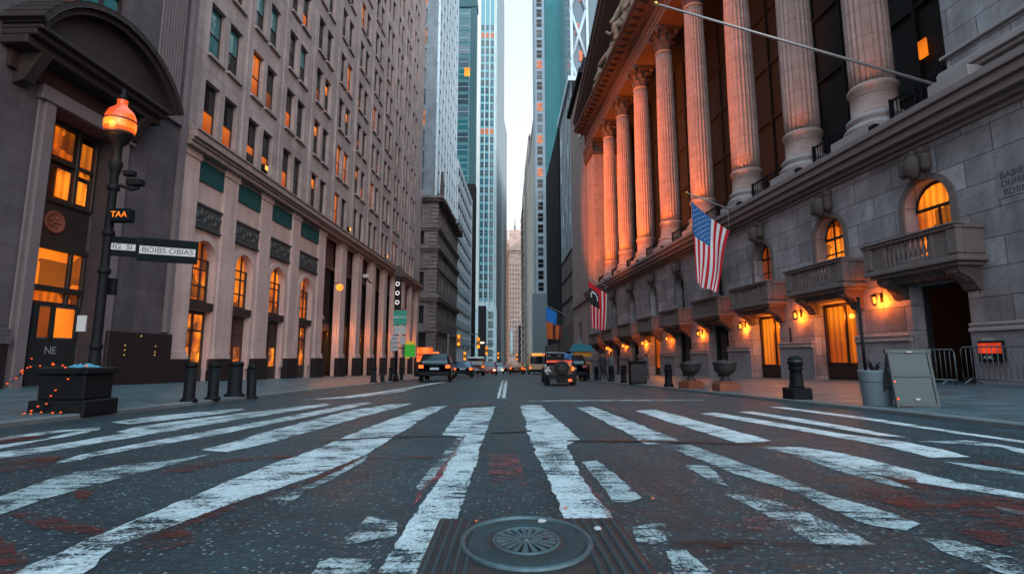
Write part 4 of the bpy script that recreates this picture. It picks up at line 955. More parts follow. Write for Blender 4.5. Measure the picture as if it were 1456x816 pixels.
# gable figures: bodies grown from joint chains
def body(name, joints, edges, mat, parent=None, loc=(0,0,0), rz=0, sub=2, extra=None):
    me = bpy.data.meshes.new(name); me.from_pydata([j[:3] for j in joints], edges, [])
    o = bpy.data.objects.new(name, me); COL.objects.link(o)
    sk = o.modifiers.new('skin', 'SKIN'); sk.use_smooth_shade = True
    for i, j in enumerate(joints):
        v = me.skin_vertices[0].data[i]; v.radius = (j[3], j[4] if len(j) > 4 else j[3]); v.use_root = (i == 0)
    su = o.modifiers.new('sub', 'SUBSURF'); su.levels = sub; su.render_levels = sub
    bpy.context.view_layer.update()
    res = bpy.data.meshes.new_from_object(o.evaluated_get(bpy.context.evaluated_depsgraph_get()))
    bpy.data.objects.remove(o); bpy.data.meshes.remove(me); res.name = name; res.materials.clear()
    for q in (mat if isinstance(mat, list) else [mat]): res.materials.append(MATS[q])
    for p in res.polygons: p.use_smooth = True
    o = bpy.data.objects.new(name, res); COL.objects.link(o); o.parent = parent; o.location = loc; o.rotation_euler = (0,0,rz)
    return o
def statue(kind):
    if kind == 0:   # crouching, back bent forward
        J = [(0,0,1.0,.36,.30),(0,.05,1.5,.40,.30),(0,.15,2.05,.46,.30),(0,.22,2.4,.16),(0,.30,2.75,.24,.26),(.55,.2,2.1,.2),(.85,.5,1.5,.15),(.6,.85,1.05,.12),(-.55,.2,2.1,.2),(-.85,.45,1.5,.15),(-.7,.8,.9,.12),(.3,.1,.85,.28),(.5,.75,.9,.22),(.45,.55,.15,.15),(.45,.8,.05,.12),(-.3,.1,.85,.28),(-.45,.7,.75,.22),(-.45,.4,.12,.15),(-.45,.7,.05,.12)]
    elif kind == 1: # reclining on one elbow
        J = [(0,.2,.45,.34,.3),(-.45,.2,.75,.36,.3),(-.85,.22,1.2,.42,.3),(-.98,.25,1.55,.15),(-1.08,.3,1.9,.23,.26),(-.5,.45,1.3,.18),(-.2,.75,.9,.14),(.25,.8,.75,.11),(-1.3,.1,1.1,.18),(-1.5,.25,.5,.14),(-1.1,.45,.1,.11),(.2,.3,.45,.27),(.95,.4,.8,.21),(1.5,.35,.25,.14),(1.75,.5,.1,.11),(.2,.1,.35,.27),(1.1,.15,.3,.2),(1.9,.2,.15,.13),(2.1,.35,.12,.1)]
    else:           # standing, one arm out
        J = [(0,.2,1.7,.34,.28),(0,.2,2.2,.36,.27),(.02,.2,2.8,.44,.29),(.03,.22,3.15,.15),(.05,.28,3.5,.24,.27),(.55,.2,2.85,.19),(.95,.45,2.5,.15),(1.15,.8,2.9,.11),(-.5,.2,2.8,.19),(-.75,.3,2.2,.15),(-.6,.55,1.8,.11),(.22,.22,1.55,.26),(.28,.35,.85,.2),(.3,.2,.12,.13),(.32,.5,.06,.11),(-.2,.2,1.55,.26),(-.25,.25,.85,.2),(-.25,.15,.12,.13),(-.27,.45,.06,.11)]
    E = [(0,1),(1,2),(2,3),(3,4),(2,5),(5,6),(6,7),(2,8),(8,9),(9,10),(0,11),(11,12),(12,13),(13,14),(0,15),(15,16),(16,17),(17,18)]
    return J, E
for u, kd, s, rz in ((58.4,1,.62,0),(55.8,0,.82,.3),(52.6,0,1.15,-.2),(49.2,1,1.5,.1),(45.8,2,1.25,0),(42.6,0,1.7,.2),(39.6,2,1.7,0),(36.2,2,1.7,.2),(32.6,0,1.6,0)):
    J, E = statue(kd); o = body('gable_figure', J, E, 'statue_stone', EXB, (u-4, .12, 29.2), rz, 1); o.scale = (s, s, s)
# ---------------------------------------------------------------- farther buildings
class OB(MB):
    def __init__(s, base, sy): super().__init__(sy); s.base = base
    def add(s, vs, fs, mi=0, sm=False): super().add([(v[0]-s.base, v[1], v[2]) for v in vs], fs, mi, sm)
def pane_box(w, h, mats, split=True):
    m = MB(); m.box(0, w, 0, .06, 0, h, 0)
    if split: m.box(0, w, -.04, .0, h*.5-.05, h*.5+.05, 1); m.box(-.0, .07, -.04, 0, 0, h, 1); m.box(w-.07, w, -.04, 0, 0, h, 1)
    return add_mesh(m, 'window', mats)
# ornate corner building beyond the side street (left frame), u = 75
OR = FL.building('ornate_corner_building', 'dark ornate stone corner building with banded cornices and a paler tower above', 'building', 75)
F = lambda: OB(75, -1)
m = F(); wo = []
for z in (1.2, 6.0, 10.6, 14.3, 20.4):
    for k in range(7): a = 76.6+k*3.1; wo.append((a, a+1.5, z, z+(3.6 if z < 3 else 2.5)))
m.facade(75, 98, -3, 24.4, wo, 0, .4)
m.quad((98,0,-3),(98,-16,-3),(98,-16,24.4),(98,0,24.4)); m.quad((75,0,24.4),(98,0,24.4),(98,-16,24.4),(75,-16,24.4)); m.quad((75.5,-.5,-3),(98,-.5,-3),(98,-.5,24),(75.5,-.5,24), 1)
# north face with its own window openings
def nface(mb, u, d0, d1, z0, z1, ops, dep=.4, mi=0):
    """wall facing the camera across the street line; ops in (d, z)"""
    t = MB(); t.facade(d0, d1, z0, z1, ops, 0, dep, mi)
    mb.add([(u-v[1], v[0], v[2]) for v in t.V], t.F, mi)
no = [(-3.2,-1.9,10.5,11.0+2.2),(-3.2,-2.0,17.4,19.4),(-3.6,-2.4,20.6,23.4),(-3.4,-1.8,5.6,8.2),(-3.6,-1.4,-3,4.2),(-7.5,-6.2,10.6,13.2),(-7.5,-6.2,17.4,19.4),(-7.5,-6.2,20.6,23.4),(-7.5,-6,5.6,8.2)]
nface(m, 75, -14, 0, -3, 24.4, no); m.quad((75.5,-14,-3),(75.5,-.3,-3),(75.5,-.3,24),(75.5,-14,24), 1)
m.build('wall', ['ornate_stone', 'recess_dark'], OR)
for z, h, d in ((4.4,.35,.35),(9.2,.9,.6),(13.7,.3,.25),(16.6,.7,.5),(19.7,.7,.45),(24.2,.8,.9)):
    m = F(); m.box(75-d, 98.2, -14, d, z, z+h*.55); m.box(75-d*.6, 98.1, -14, d*.6, z-h*.45, z)
    if d > .55:
        for k in range(44): x = 75+k*.53; m.box(x, x+.26, 0, d*.8, z-h*.35, z)
        for k in range(20): m.box(75-d*.8, 75, -.4-k*.6, -.1-k*.6, z-h*.35, z)
    m.build('cornice', 'ornate_stone', OR, .03)
m = F()     # rusticated corner
z = -2
while z < 24: m.box(74.88, 76.2, -1.1, .12, z, z+.46); z += .58
m.build('corner_quoin', 'ornate_stone', OR, .03)
m = F(); rr = random.Random(3)
for k in range(60): m.ball((75+k*.39, .75, 24.0+rr.random()*.5), .28+.15*rr.random(), 6, 4)
for k in range(9): m.ball((75.0, .6, 25+k*.42), .38-.02*k, 7, 5)
m.build('carved_cresting', 'carved_stone', OR)
# pale tower standing on it
m = F(); to = []
for k in range(7):
    for r in range(22): a = 76.4+k*3.0; to.append((a, a+1.9, 27+r*3.4, 29.5+r*3.4))
m.facade(75.4, 97, 24.4, 104, to, -.6, .3); m.quad((97,-.6,24),(97,-14,24),(97,-14,104),(97,-.6,104))
nt_ = []
for r in range(22): nt_ += [(-4.3, -2.35, 26+r*3.4, 28.7+r*3.4), (-8.6, -6.2, 26+r*3.4, 28.7+r*3.4)]
nface(m, 75.4, -14, -.6, 24.4, 104, nt_, .3); m.build('tower_wall', 'grey_tower_stone', OR)
m = F()
for k in range(8): x = 75.5+k*3.0; m.box(x, x+.55, -.6, -.25, 24.6, 104)
for r in range(22): m.box(75.4, 97, -.6, -.42, 26.2+r*3.4, 26.9+r*3.4)
m.build('tower_rib', 'pale_blue_metal', OR)
wme = {q: pane_box(1.95, 2.7, [q, 'sash_dark']) for q in ('glass_blueish', 'lit_window', 'lit_far', 'blind', 'glass_far')}
wst = {q: pane_box(1.9, 2.5, [q, 'sash_dark']) for q in ('glass_far', 'glass_blueish', 'blind')}
rr = random.Random(11)
for r in range(16):
    q = {3:'lit_far',7:'lit_window',9:'lit_far',13:'lit_window'}.get(r) or rr.choice(['glass_far','glass_far','blind','glass_blueish'])
    w = inst(wme[q], 'window', OR, (.65, 4.3, 26+r*3.4), (0,0,-math.pi/2))
for o in to[:112]:
    if o[2] < 75: inst(wst[rr.choice(['glass_far','glass_far','glass_blueish','blind'])], 'window', OR, (o[0]-75, .85, o[2]))
# lower banded building further down the west side
BD = FL.building('banded_building', 'building with long white horizontal bands stepping away behind the ornate corner block', 'building', 98.5)
m = OB(98.5, -1); m.box(98.5, 124, -14, -.4, -4, 40); m.build('wall', 'glass_far', BD)
for k in range(11): m = OB(98.5, -1); m.box(98.4, 124.1, -14, 0, 3+k*3.5, 4.5+k*3.5); m.build('white_band', 'pale_blue_metal', BD)
for k in range(9): m = OB(98.5, -1); x = 98.5+k*3.4; m.box(x, x+.3, -1, -.1, -4, 40); m.build('rib', 'pale_blue_metal', BD)
# teal glass tower
TG = FL.building('teal_glass_tower', 'narrow teal glass office tower behind the white banded building', 'tower', 131)
m = OB(131, -1); m.box(131, 134, -14, 0, -5, 150); m.build('shaft', 'teal_panel', TG)
m = OB(131, -1); m.box(130.6, 134.2, -14.2, .2, 97, 99.5); m.build('roof_band', 'teal_edge', TG); m = OB(131, -1); m.box(130.8,131,-1.6,.1,46,150); m.build('corner_strip', 'teal_edge', TG)
m = OB(131, -1); m.box(130.7, 133.9, -14, .15, -5, 46); m.build('shadow_base', 'dark_slab', TG)  # dark box puts the shadow low on the tower into colour
tme = [pane_box(3.1, 2.6, [q, 'pale_blue_metal'], True) for q in ('glass_teal', 'glass_cyan', 'glass_far', 'glass_blueish')]
rr = random.Random(2)
for r in range(25):
    for k in range(2):
        if r == 14 and k: continue
        inst(tme[rr.randrange(4)], 'window', TG, (-.08, 5.0+k*3.4, 47+r*3.6), (0,0,-math.pi/2))
g = OB(131, -1); g.box(130.85, 130.95, -3.2, -1.7, 76.5, 79); g.build('lit_pane', 'lit_hot', TG)
# pale cyan tower closing the street
CT = thing('cyan_tower', 'tall pale cyan tower with three strips of windows closing the street view', 'tower', (-12.9, 200, gz(200)))
m = MB(); z0 = 0; x1 = 9.35
m.box(0, x1, 0, 30, -3, 190); m.build('shaft', 'cyan_panel', CT)
m = MB(); m.box(-.5, 2.3, -.5, 29, -3, 190); m.build('pale_pier', 'pale_pier', CT)
m = MB(); m.prism([(x1, -.2), (x1+2.9, 42), (x1+2.9, 60), (x1, 60)], 2, -3, 185); m.build('side_wall', 'grey_side', CT)
m = MB(); m.prism([(x1+2.9, 52), (x1+4.4, 70), (x1, 70)], 2, -3, 128); m.build('stepped_wing', 'grey_side', CT)
SX = (2.66, 4.52, 6.58)
for x in SX:
    m = MB(); m.box(x-.12, x+1.5, -.06, 0, 27, 190); m.build('window_strip', 'cyan_spandrel', CT)
for x in (2.25, 4.17, 6.2, 8.15): m = MB(); m.box(x, x+.32, -.45, 0, 25, 190); m.build('white_rib', 'pale_pier', CT)
cme = [pane_box(1.42, 2.35, [q, 'cyan_spandrel'], True) for q in ('glass_far', 'glass_cyan', 'glass_blueish', 'lit_far')]
rr = random.Random(8)
for r in range(33):
    for x in SX:
        z = 28.5+r*3.55
        if z > 144: continue
        q = 3 if r in (19,) or (r == 31) else rr.choice([0,0,0,1,1,2]); inst(cme[q], 'window', CT, (x, -.12, z))
m = MB(); m.box(-2, x1+.3, -3, 0, -3, 24); m.build('podium', 'cyan_panel', CT)
m = MB(); m.box(2.6, 5.6, -3.4, -3, -3, 25); m.build('dark_entrance_bay', 'dark_slab', CT)
for r in range(6): inst(cme[0], 'window', CT, (6.4, -3.1, 2+r*3.6), None, (1.3, 1, 1.2))
# far buildings; the slender tower's orange light is in its wall colour
def far_block(name, label, cat, x, y, w, d, h, wallm, wins, cols, floor, ww, wh, matw, parts=(), z0=2):
    t = thing(name, label, cat, (x, y, gz(y)))
    m = MB(); m.box(0, w, 0, d, -3, h); m.build('wall', wallm, t)
    me = pane_box(ww, wh, [matw, 'recess_dark'], False); n = 0
    for r in range(int((h-4)/floor)):
        for k in range(cols):
            if n >= 100: break
            xx = w*(k+.5)/cols-ww/2; inst(me, 'window', t, (xx, -.08, z0+r*floor)); n += 1
    return t
t = far_block('orange_tinted_tower', 'slender far tower with orange light put into its wall colour between the cyan tower and the pink block', 'tower', -2.3, 325, 4.6, 20, 81, 'far_orange_glow', 1, 3, 2.6, .75, 1.3, 'brown_fin', z0=6)
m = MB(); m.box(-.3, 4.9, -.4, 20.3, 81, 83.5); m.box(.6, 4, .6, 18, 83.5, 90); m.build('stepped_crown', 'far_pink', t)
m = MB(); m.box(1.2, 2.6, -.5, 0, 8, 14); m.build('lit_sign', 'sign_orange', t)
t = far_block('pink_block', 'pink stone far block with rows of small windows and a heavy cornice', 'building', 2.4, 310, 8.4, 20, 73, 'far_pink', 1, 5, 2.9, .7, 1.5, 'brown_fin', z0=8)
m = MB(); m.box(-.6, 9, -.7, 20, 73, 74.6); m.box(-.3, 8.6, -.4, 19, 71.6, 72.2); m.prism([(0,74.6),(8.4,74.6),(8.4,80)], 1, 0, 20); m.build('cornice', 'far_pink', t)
m = MB(); m.box(5.8, 8.2, -1.6, 0, -3, 27); m.build('dark_bay', 'dark_slab', t); m = MB(); m.box(1.0, 2.2, -1.2, 0, 10, 24); m.build('pale_window', 'cyan_panel', t)  # the tall window is a plain pale cyan panel
t = thing('spire_tower', 'far pale tower topped by a thin spire above the pink block', 'tower', (2.0, 360, gz(360)))
m = MB(); m.box(0, 10.5, 0, 14, -3, 92); m.box(.8, 9.6, .5, 13, 92, 100); m.build('wall', 'far_pink', t)
m = MB(); m.box(4.6, 5.6, 4, 5, 100, 104); m.tube([(5.1,4.5,103),(5.1,4.5,113)], [.35,.1], 6); m.build('spire', 'dark_slab', t)
for r in range(8):
    for k in range(5): m = MB(); m.box(.9+k*1.9, 1.9+k*1.9, -.1, 0, 60+r*3.6, 62+r*3.6); m.build('window', 'brown_fin', t)
# east side beyond the exchange (straight frame at x = 10.1)
PK = FS.building('pink_blank_building', 'narrow pinkish brick building with blank wall beside the end of the colonnade', 'building', 62.0)
m = OB(62, 1); m.box(62, 75.6, -12, 0, -4, 37.6); m.build('wall', 'pink_wall', PK)
m = OB(62, 1); m.box(62.5, 75.8, -4, .5, 37.6, 38.3); m.box(64, 75, -3, -.3, 38.3, 40.6); m.build('dark_penthouse', 'dark_slab', PK)
m = OB(62, 1); m.box(61.98, 66, -.2, .12, 30, 32.5); m.build('vent_window', 'glass_dark', PK)
m = OB(62, 1); m.box(61.9,75.7,-1,.3,7.6,8.3); m.build('band', 'brown_fin', PK)
for u in (67.5, 69.2): m = OB(62, 1); m.box(u, u+1.0, -.1, .06, -2, 5.4); m.build('tall_window', 'glass_black', PK)
FN = FS.building('finned_building', 'grey office block of closely spaced vertical fins before the dark slab', 'building', 75.7)
m = OB(75.7, 1); m.box(75.7, 93, -14, -.3, -4, 44); m.build('wall', 'dark_slab', FN)
rr = random.Random(4)
for k in range(9):
    u = 75.8+k*1.95; m = OB(75.7, 1); m.box(u, u+.85, -.4, -.245, 17, 44); m.build('fin', 'pale_fin', FN)
for k in range(11): u = 75.8+k*1.58; m = OB(75.7, 1); m.box(u, u+.6, -.4, -.24, 5.8, 17); m.build('lower_fin', 'brown_fin', FN)
for z in (9.6, 13.4, 17): m = OB(75.7, 1); m.box(75.7, 93, -.4, -.2, z, z+.5); m.build('dark_band', 'dark_slab', FN)
m = OB(75.7, 1); m.box(75.7, 93, -.5, .15, 1.5, 5.8); m.build('base_wall', 'gable_stone', FN); m = OB(75.7, 1); m.box(75.7,93,-14,.2,44,44.8); m.build('roof_edge', 'pale_blue_metal', FN)
for k in range(30):
    for _ in range(1): u = 76+rr.random()*16; z = 19+rr.random()*23; m = OB(75.7, 1); m.box(u, u+.5, -.32, -.262, z, z+2.2); m.build('pale_pane', 'pale_blue_metal', FN)
DS = FS.building('dark_slab_building', 'almost black windowless slab building between the finned block and the striped tower', 'building', 93.2)
m = OB(93.2, 1); m.box(93.2, 122, -14, -.02, -4, 44.5); m.build('wall', 'dark_slab', DS)
for k in range(9): m = OB(93.2, 1); u = 94+k*3.1; m.box(u, u+.12, -.1, .06, 4, 44.4); m.build('seam', 'recess_dark', DS)
m = OB(93.2, 1); m.box(93.1, 123, -8, .5, -4, 3.2); m.build('base', 'gable_stone', DS)
TW = thing('teal_wall_tower', 'very tall tower with a blank teal wall and one white strip of windows', 'tower', (7.6, 126, gz(126)))
m = MB(); m.box(2.7, 20, 0, 20, -3, 120); m.build('teal_wall', 'teal_wall', TW)
m = MB(); m.box(-.0, 2.7, -.3, 2, -3, 120); m.build('white_strip', 'pale_blue_metal', TW)
wm = [pane_box(1.5, 2.1, [q, 'pale_pier'], True) for q in ('glass_far', 'glass_blueish', 'lit_far', 'glass_dark')]
for r in range(32): inst(wm[2 if r in (12,15,18,22) else rr.choice([0,3,3,1])], 'window', TW, (.55, -.38, 14+r*2.95))
m = MB(); m.box(-.35, .0, -.5, 1.2, -3, 120); m.build('edge_fin', 'grey_side', TW)
m = MB(); m.box(-1.0, 3.2, -3, 0, -3, 19); m.build('grey_annex', 'grey_side', TW)
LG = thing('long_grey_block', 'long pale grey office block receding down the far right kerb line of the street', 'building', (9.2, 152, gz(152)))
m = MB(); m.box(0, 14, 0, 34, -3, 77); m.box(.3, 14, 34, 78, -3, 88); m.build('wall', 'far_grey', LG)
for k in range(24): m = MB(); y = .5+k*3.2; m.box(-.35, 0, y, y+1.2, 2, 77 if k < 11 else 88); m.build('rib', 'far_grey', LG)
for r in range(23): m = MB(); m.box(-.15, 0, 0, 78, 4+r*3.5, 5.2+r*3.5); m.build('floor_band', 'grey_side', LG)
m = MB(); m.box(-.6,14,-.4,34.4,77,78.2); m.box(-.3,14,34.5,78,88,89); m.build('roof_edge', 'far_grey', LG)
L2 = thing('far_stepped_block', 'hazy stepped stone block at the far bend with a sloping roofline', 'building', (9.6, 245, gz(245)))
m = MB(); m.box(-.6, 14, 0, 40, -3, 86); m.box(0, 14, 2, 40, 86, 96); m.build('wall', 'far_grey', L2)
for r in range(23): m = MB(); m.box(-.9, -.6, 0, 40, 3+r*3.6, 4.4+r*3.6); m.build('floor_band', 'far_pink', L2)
# glass tower with cross bracing behind the exchange
XT = thing('braced_glass_tower', 'pale glass tower with diagonal white bracing rising behind the gable', 'tower', (13.2, 96, gz(96)))
m = MB(); m.box(0, 12, 0, 20, -3, 130); m.build('shaft', 'glass_blueish', XT)
for k in range(8):
    z = 40+k*11
    m = MB(); m.tube([(0,-.3,z),(3.2,-.3,z+11)], .35, 5); m.tube([(3.2,-.32,z),(0,-.32,z+11)], .35, 5); m.build('brace', 'pale_blue_metal', XT)
for x in (-.1, 3.1, 6.2): m = MB(); m.box(x, x+.5, -.6, 0, -3, 130); m.build('post', 'pale_blue_metal', XT)
for z, x in ((62,1.6),(68,.9),(75,1.9)): m = MB(); m.box(x, x+.8, -.2, -.05, z, z+2.2); m.build('lit_pane', 'lit_far', XT)
# ---------------------------------------------------------------- street furniture
def lantern_light(loc, power, col, r=.06, name='lamp_light', parent=None):
    l = bpy.data.lights.new(name, 'POINT'); l.energy = power; l.color = col; l.shadow_soft_size = r
    o = bpy.data.objects.new(name, l); COL.objects.link(o); o.location = loc
    if parent: o.parent = parent
    return o
# street lamp with sign blades
LX, LY = -7.22, 9.2; lz = wz(LX, LY)
t = thing('street_lamp', 'black iron street lamp with glowing orange globe carrying street signs', 'street lamp', (LX, LY, lz))
m = MB(); m.lathe([(.17,0),(.17,.12),(.14,.18),(.13,.55),(.15,.62),(.105,.72),(.08,1.0),(.072,2.4),(.068,4.2),(.09,4.3),(.12,4.42),(.08,4.5),(.075,4.75),(.15,4.85),(.19,4.93),(.21,4.97)], 20); m.build('post', 'black_iron', t)
for z in (1.0, 2.35, 3.05, 3.9): m = MB(); m.lathe([(.07,z),(.10,z+.02),(.10,z+.10),(.07,z+.12)], 18); m.build('collar', 'black_iron', t)
m = MB(); m.lathe([(.18,4.97),(.235,5.02),(.245,5.12),(.25,5.24),(.24,5.34),(.20,5.44),(.12,5.52),(.085,5.56),(.08,5.64),(.09,5.66),(.0001,5.67)], 28, mi=0, cap=False); gl = m.build('globe', 'lamp_orange', t)
m = MB(); m.lathe([(.2485,5.10),(.2515,5.13),(.2535,5.22),(.2515,5.228)], 28, cap=False); m.build('bright_bowl', 'lamp_core', gl)
m = MB(); m.lathe([(.252,5.235),(.256,5.25),(.252,5.265)], 28, cap=False); m.lathe([(.19,4.965),(.24,4.98),(.235,5.03)], 28, cap=False); m.build('band', 'rust_iron', gl)
m = MB(); m.lathe([(.0001,5.05),(.13,5.06),(.20,5.14),(.13,5.22),(.0001,5.23)], 20, cap=False, sx=1.26, sq=1.26); m.build('glow_core', 'lamp_core', gl)
m = MB(); m.lathe([(.07,5.66),(.06,5.76),(.03,5.80),(.035,5.86),(.0001,5.92)], 14); m.build('finial', 'black_iron', t)
m = MB(); m.tube([(0,0,4.05),(.3,.06,3.95),(.42,.08,4.0)], .035, 8); m.box(.22,.50,-.02,.12,4.02,4.14); m.box(.15,.34,-.03,.1,4.2,4.3); m.build('camera_bracket', 'black_iron', t, .01)
m = MB(); m.box(.08, .44, -.14, .02, 3.30, 3.54); b = m.build('message_box', 'sign_black', t, .01)
lettering('letters', 'TAA', .15, (.26, -.145, 3.42), (1,0,0), (0,0,1), 'letter_orange', b)
ca, sa = math.cos(.42), math.sin(.42)
def blade(x0, x1, z0, z1, text, size, w0, w1):
    b = MB(); P = lambda x, y, z: (x*ca-y*sa, x*sa+y*ca, z)
    m = MB(); m.box(x0, x1, -.02, .02, z0, z1); m.V = [P(*v) for v in m.V]; o = m.build('street_sign', 'sign_black', t, .006)
    m = MB(); m.box(w0, w1, -.024, -.0205, z0+(z1-z0)*.31, z0+(z1-z0)*.64); m.V = [P(*v) for v in m.V]; m.build('white_strip', 'sign_white', o)
    lettering('letters', text, size, P((w0+w1)/2, -.026, z0+(z1-z0)*.475), (ca, sa, 0), (0,0,1), 'ink', o, .001, sx=1.0)
blade(.0, .45, 2.70, 3.06, 'IG  SI', .135, .04, .43); blade(.46, 1.42, 2.64, 3.08, 'BOIBS OBIAS', .145, .49, 1.38)
m = MB(); m.box(-.27, -.11, -.14, -.125, 1.32, 1.60); m.build('paper_notice', 'sign_white', t)
m = MB(); m.box(-.02, .12, .1, .2, 2.0, 2.3); m.build('junction_box', 'black_iron', t, .01)
lantern_light((LX+.0, LY-.36, lz+5.1), 35, (1, .28, .04), .15)
# iron planter box with cloth and fairy lights
BX, BY = -6.98, 8.55; bz = wz(BX, BY)
t = thing('planter_box', 'dark stepped box planter on the kerb under the street lamp', 'planter', (BX, BY, bz))
m = MB(); m.box(-.44,.44,-.33,.40,-.06,.20); m.box(-.36,.36,-.27,.34,.20,.60); m.box(-.42,.42,-.32,.38,.60,.70); m.build('body', 'black_iron', t, .02)
m = MB(); m.box(-.36,.36,-.26,.32,.66,.712); m.build('soil', 'soil', t)
m = MB(); rr = random.Random(4); n = 15
for j in range(n):
    for i in range(n):
        x, y = i/(n-1)-.5, j/(n-1)-.5; e = max(0, 1-(2*math.hypot(x, y))**3)
        m.V.append((.16+x*.46*(1+.12*math.sin(7*y)), -.08+y*.36*(1+.15*math.sin(9*x)), .706+e*(.028+.030*math.sin(17*x+5*y)*math.sin(13*y-4*x)+rr.uniform(0,.022))))
for j in range(n-1):
    for i in range(n-1): m.F.append([j*n+i, j*n+i+1, (j+1)*n+i+1, (j+1)*n+i]); m.I.append(0); m.S.append(False)
tag(m.build('blue_tarp', 'blue_cloth', None, 0, 1, (BX, BY, bz)), 'crumpled pale blue cloth lying on the dark box planter', 'cloth')
t = thing('string_lights', 'orange fairy light string trailing over the box planter to the pavement edge', 'fairy lights', (BX, BY, bz))
paths = [[(.40,-.36,.72),(.20,-.36,.55),(.02,-.37,.33),(-.12,-.40,.12),(-.30,-.48,.0),(-.46,-.52,-.02)],
         [(-1.85,-.55,.02),(-1.4,-.25,.18),(-1.1,0,.42),(-.95,.15,.66),(-.9,.2,.92)],
         [(-.70,-.3,.55),(-.55,-.34,.66),(-.44,-.34,.72),(-.25,-.2,.75),(-.08,-.3,.76),(.1,-.3,.70)],
         [(-1.0,-.62,-.01),(-.7,-.62,-.01),(-.45,-.6,.0),(-.2,-.55,.01),(.1,-.5,.02),(.4,-.52,.02)]]
bm_ = MB(); bm_.ball((0,0,0), .012, 8, 6, 0, (1.5,1,1)); bulb_me = add_mesh(bm_, 'bulb', ['fairy'])
rr = random.Random(6)
for p in paths:
    q = []
    for a, b in zip(p, p[1:]):
        for k in range(5): f = k/5; q.append(tuple(a[i]+(b[i]-a[i])*f+(rr.uniform(-.02,.02)) for i in range(3)))
    m = MB(); m.tube(q, .006, 5); m.build('cable', 'black_plastic', t)
    for c in q[::2]:
        if rr.random() < .8: inst(bulb_me, 'bulb', t, (c[0]+rr.uniform(-.02,.02), c[1]-.01, c[2]+.015), (0,0,rr.random()*3))
m = MB()
for k in range(9): m.ball((rr.uniform(-.12,.12), rr.uniform(-.1,.1), .06+.05*rr.random()), .08, 8, 5)
tag(m.build('bag', 'black_plastic', None, 0, 1, (-7.75, 9.3, wz(-7.75, 9.3))), 'small dark bag left on the pavement beside the box planter', 'bag')
m = MB(); m.box(-.02,.34,-.01,.02,0,.2); o = m.build('street_plate', 'sign_white', None, .004); 
o.location = FL.w(12.05, .12, 2.55); o.rotation_euler = (0,0,FL.rz); tag(o, 'small white plate with dark writing on the dark stone wall', 'sign')
lettering('letters', 'VKE', .13, (.16, -.014, .1), (1,0,0), (0,0,1), 'ink', o, .001)
# black bollards
def bollard_slim(h, r):
    t = thing('bollard', '', 'bollard'); m = MB()
    m.lathe([(r*1.45,0),(r*1.45,.05),(r*1.1,.08),(r,.12),(r,h-.10)], 20); m.build('post', 'black_iron', t)
    m = MB(); m.lathe([(r*1.06,h-.10),(r*1.06,h-.04),(r*.9,h),(.0001,h+.015)], 20); m.build('cap', 'black_iron', t); return t
GB = 'slim black bollards along the bank kerb'
LB_ = [(-6.78,11.3,'slim black bollard nearest the street lamp in the bank kerb row'),(-6.72,12.1,'second slim black bollard from the street lamp'),(-6.90,13.4,'stout black bollard standing in front of its close neighbour'),(-6.62,13.7,'slim black bollard pressed close behind the stout one')]
for i, (x, y, lab) in enumerate(LB_):
    b = bollard_slim(.84 if i < 2 else .88, .115 if i != 2 else .17); b.location = (x, y, wz(x, y)-.01); b['label'] = lab; b['group'] = GB
t = thing('bollard', 'ornate black bollard with ball top on a square base near the grey planter pot', 'bollard', (6.72, 11.9, wz(6.72, 11.9)-.01))
m = MB(); m.box(-.23,.23,-.23,.23,0,.27); m.build('base', 'black_iron', t, .025)
m = MB(); m.lathe([(.17,.27),(.15,.32),(.135,.55),(.125,.66),(.15,.68),(.16,.72),(.13,.75)], 24); m.build('shaft', 'black_iron', t)
m = MB(); m.lathe([(.12,.74),(.155,.78),(.17,.84),(.155,.92),(.10,.98),(.0001,1.0)], 24); m.build('ball_top', 'black_iron', t)
m = MB(); m.lathe([(.162,.86),(.168,.872),(.160,.884)], 24, cap=False); m.build('bright_ring', 'worn_steel', t)
GE = 'black bollards along the exchange kerb'
bp = None
for i, (x, y, lab) in enumerate([(6.42,20.3,'black bollard between the urn planters and the tall bin'),(6.1,26.6,'black bollard just past the tall dark bin'),(5.95,29.0,'small black bollard in front of the standing group'),(5.75,32.5,'small dark bollard beside the parked black car'),(5.75,36,'far small dark bollard behind the standing group')]):
    if bp is None:
        bp = thing('bollard', lab, 'bollard', (x, y, wz(x, y)-.01), 0, GE); m = MB(); m.lathe([(.19,0),(.19,.10),(.15,.14),(.135,.6),(.165,.64),(.165,.72),(.12,.76)], 18); m.build('shaft', 'black_iron', bp)
        m = MB(); m.lathe([(.12,.75),(.15,.80),(.14,.87),(.0001,.91)], 18); m.build('ball_top', 'black_iron', bp)
    else: dup(bp, (x, y, wz(x, y)-.01), 0, lab, GE)
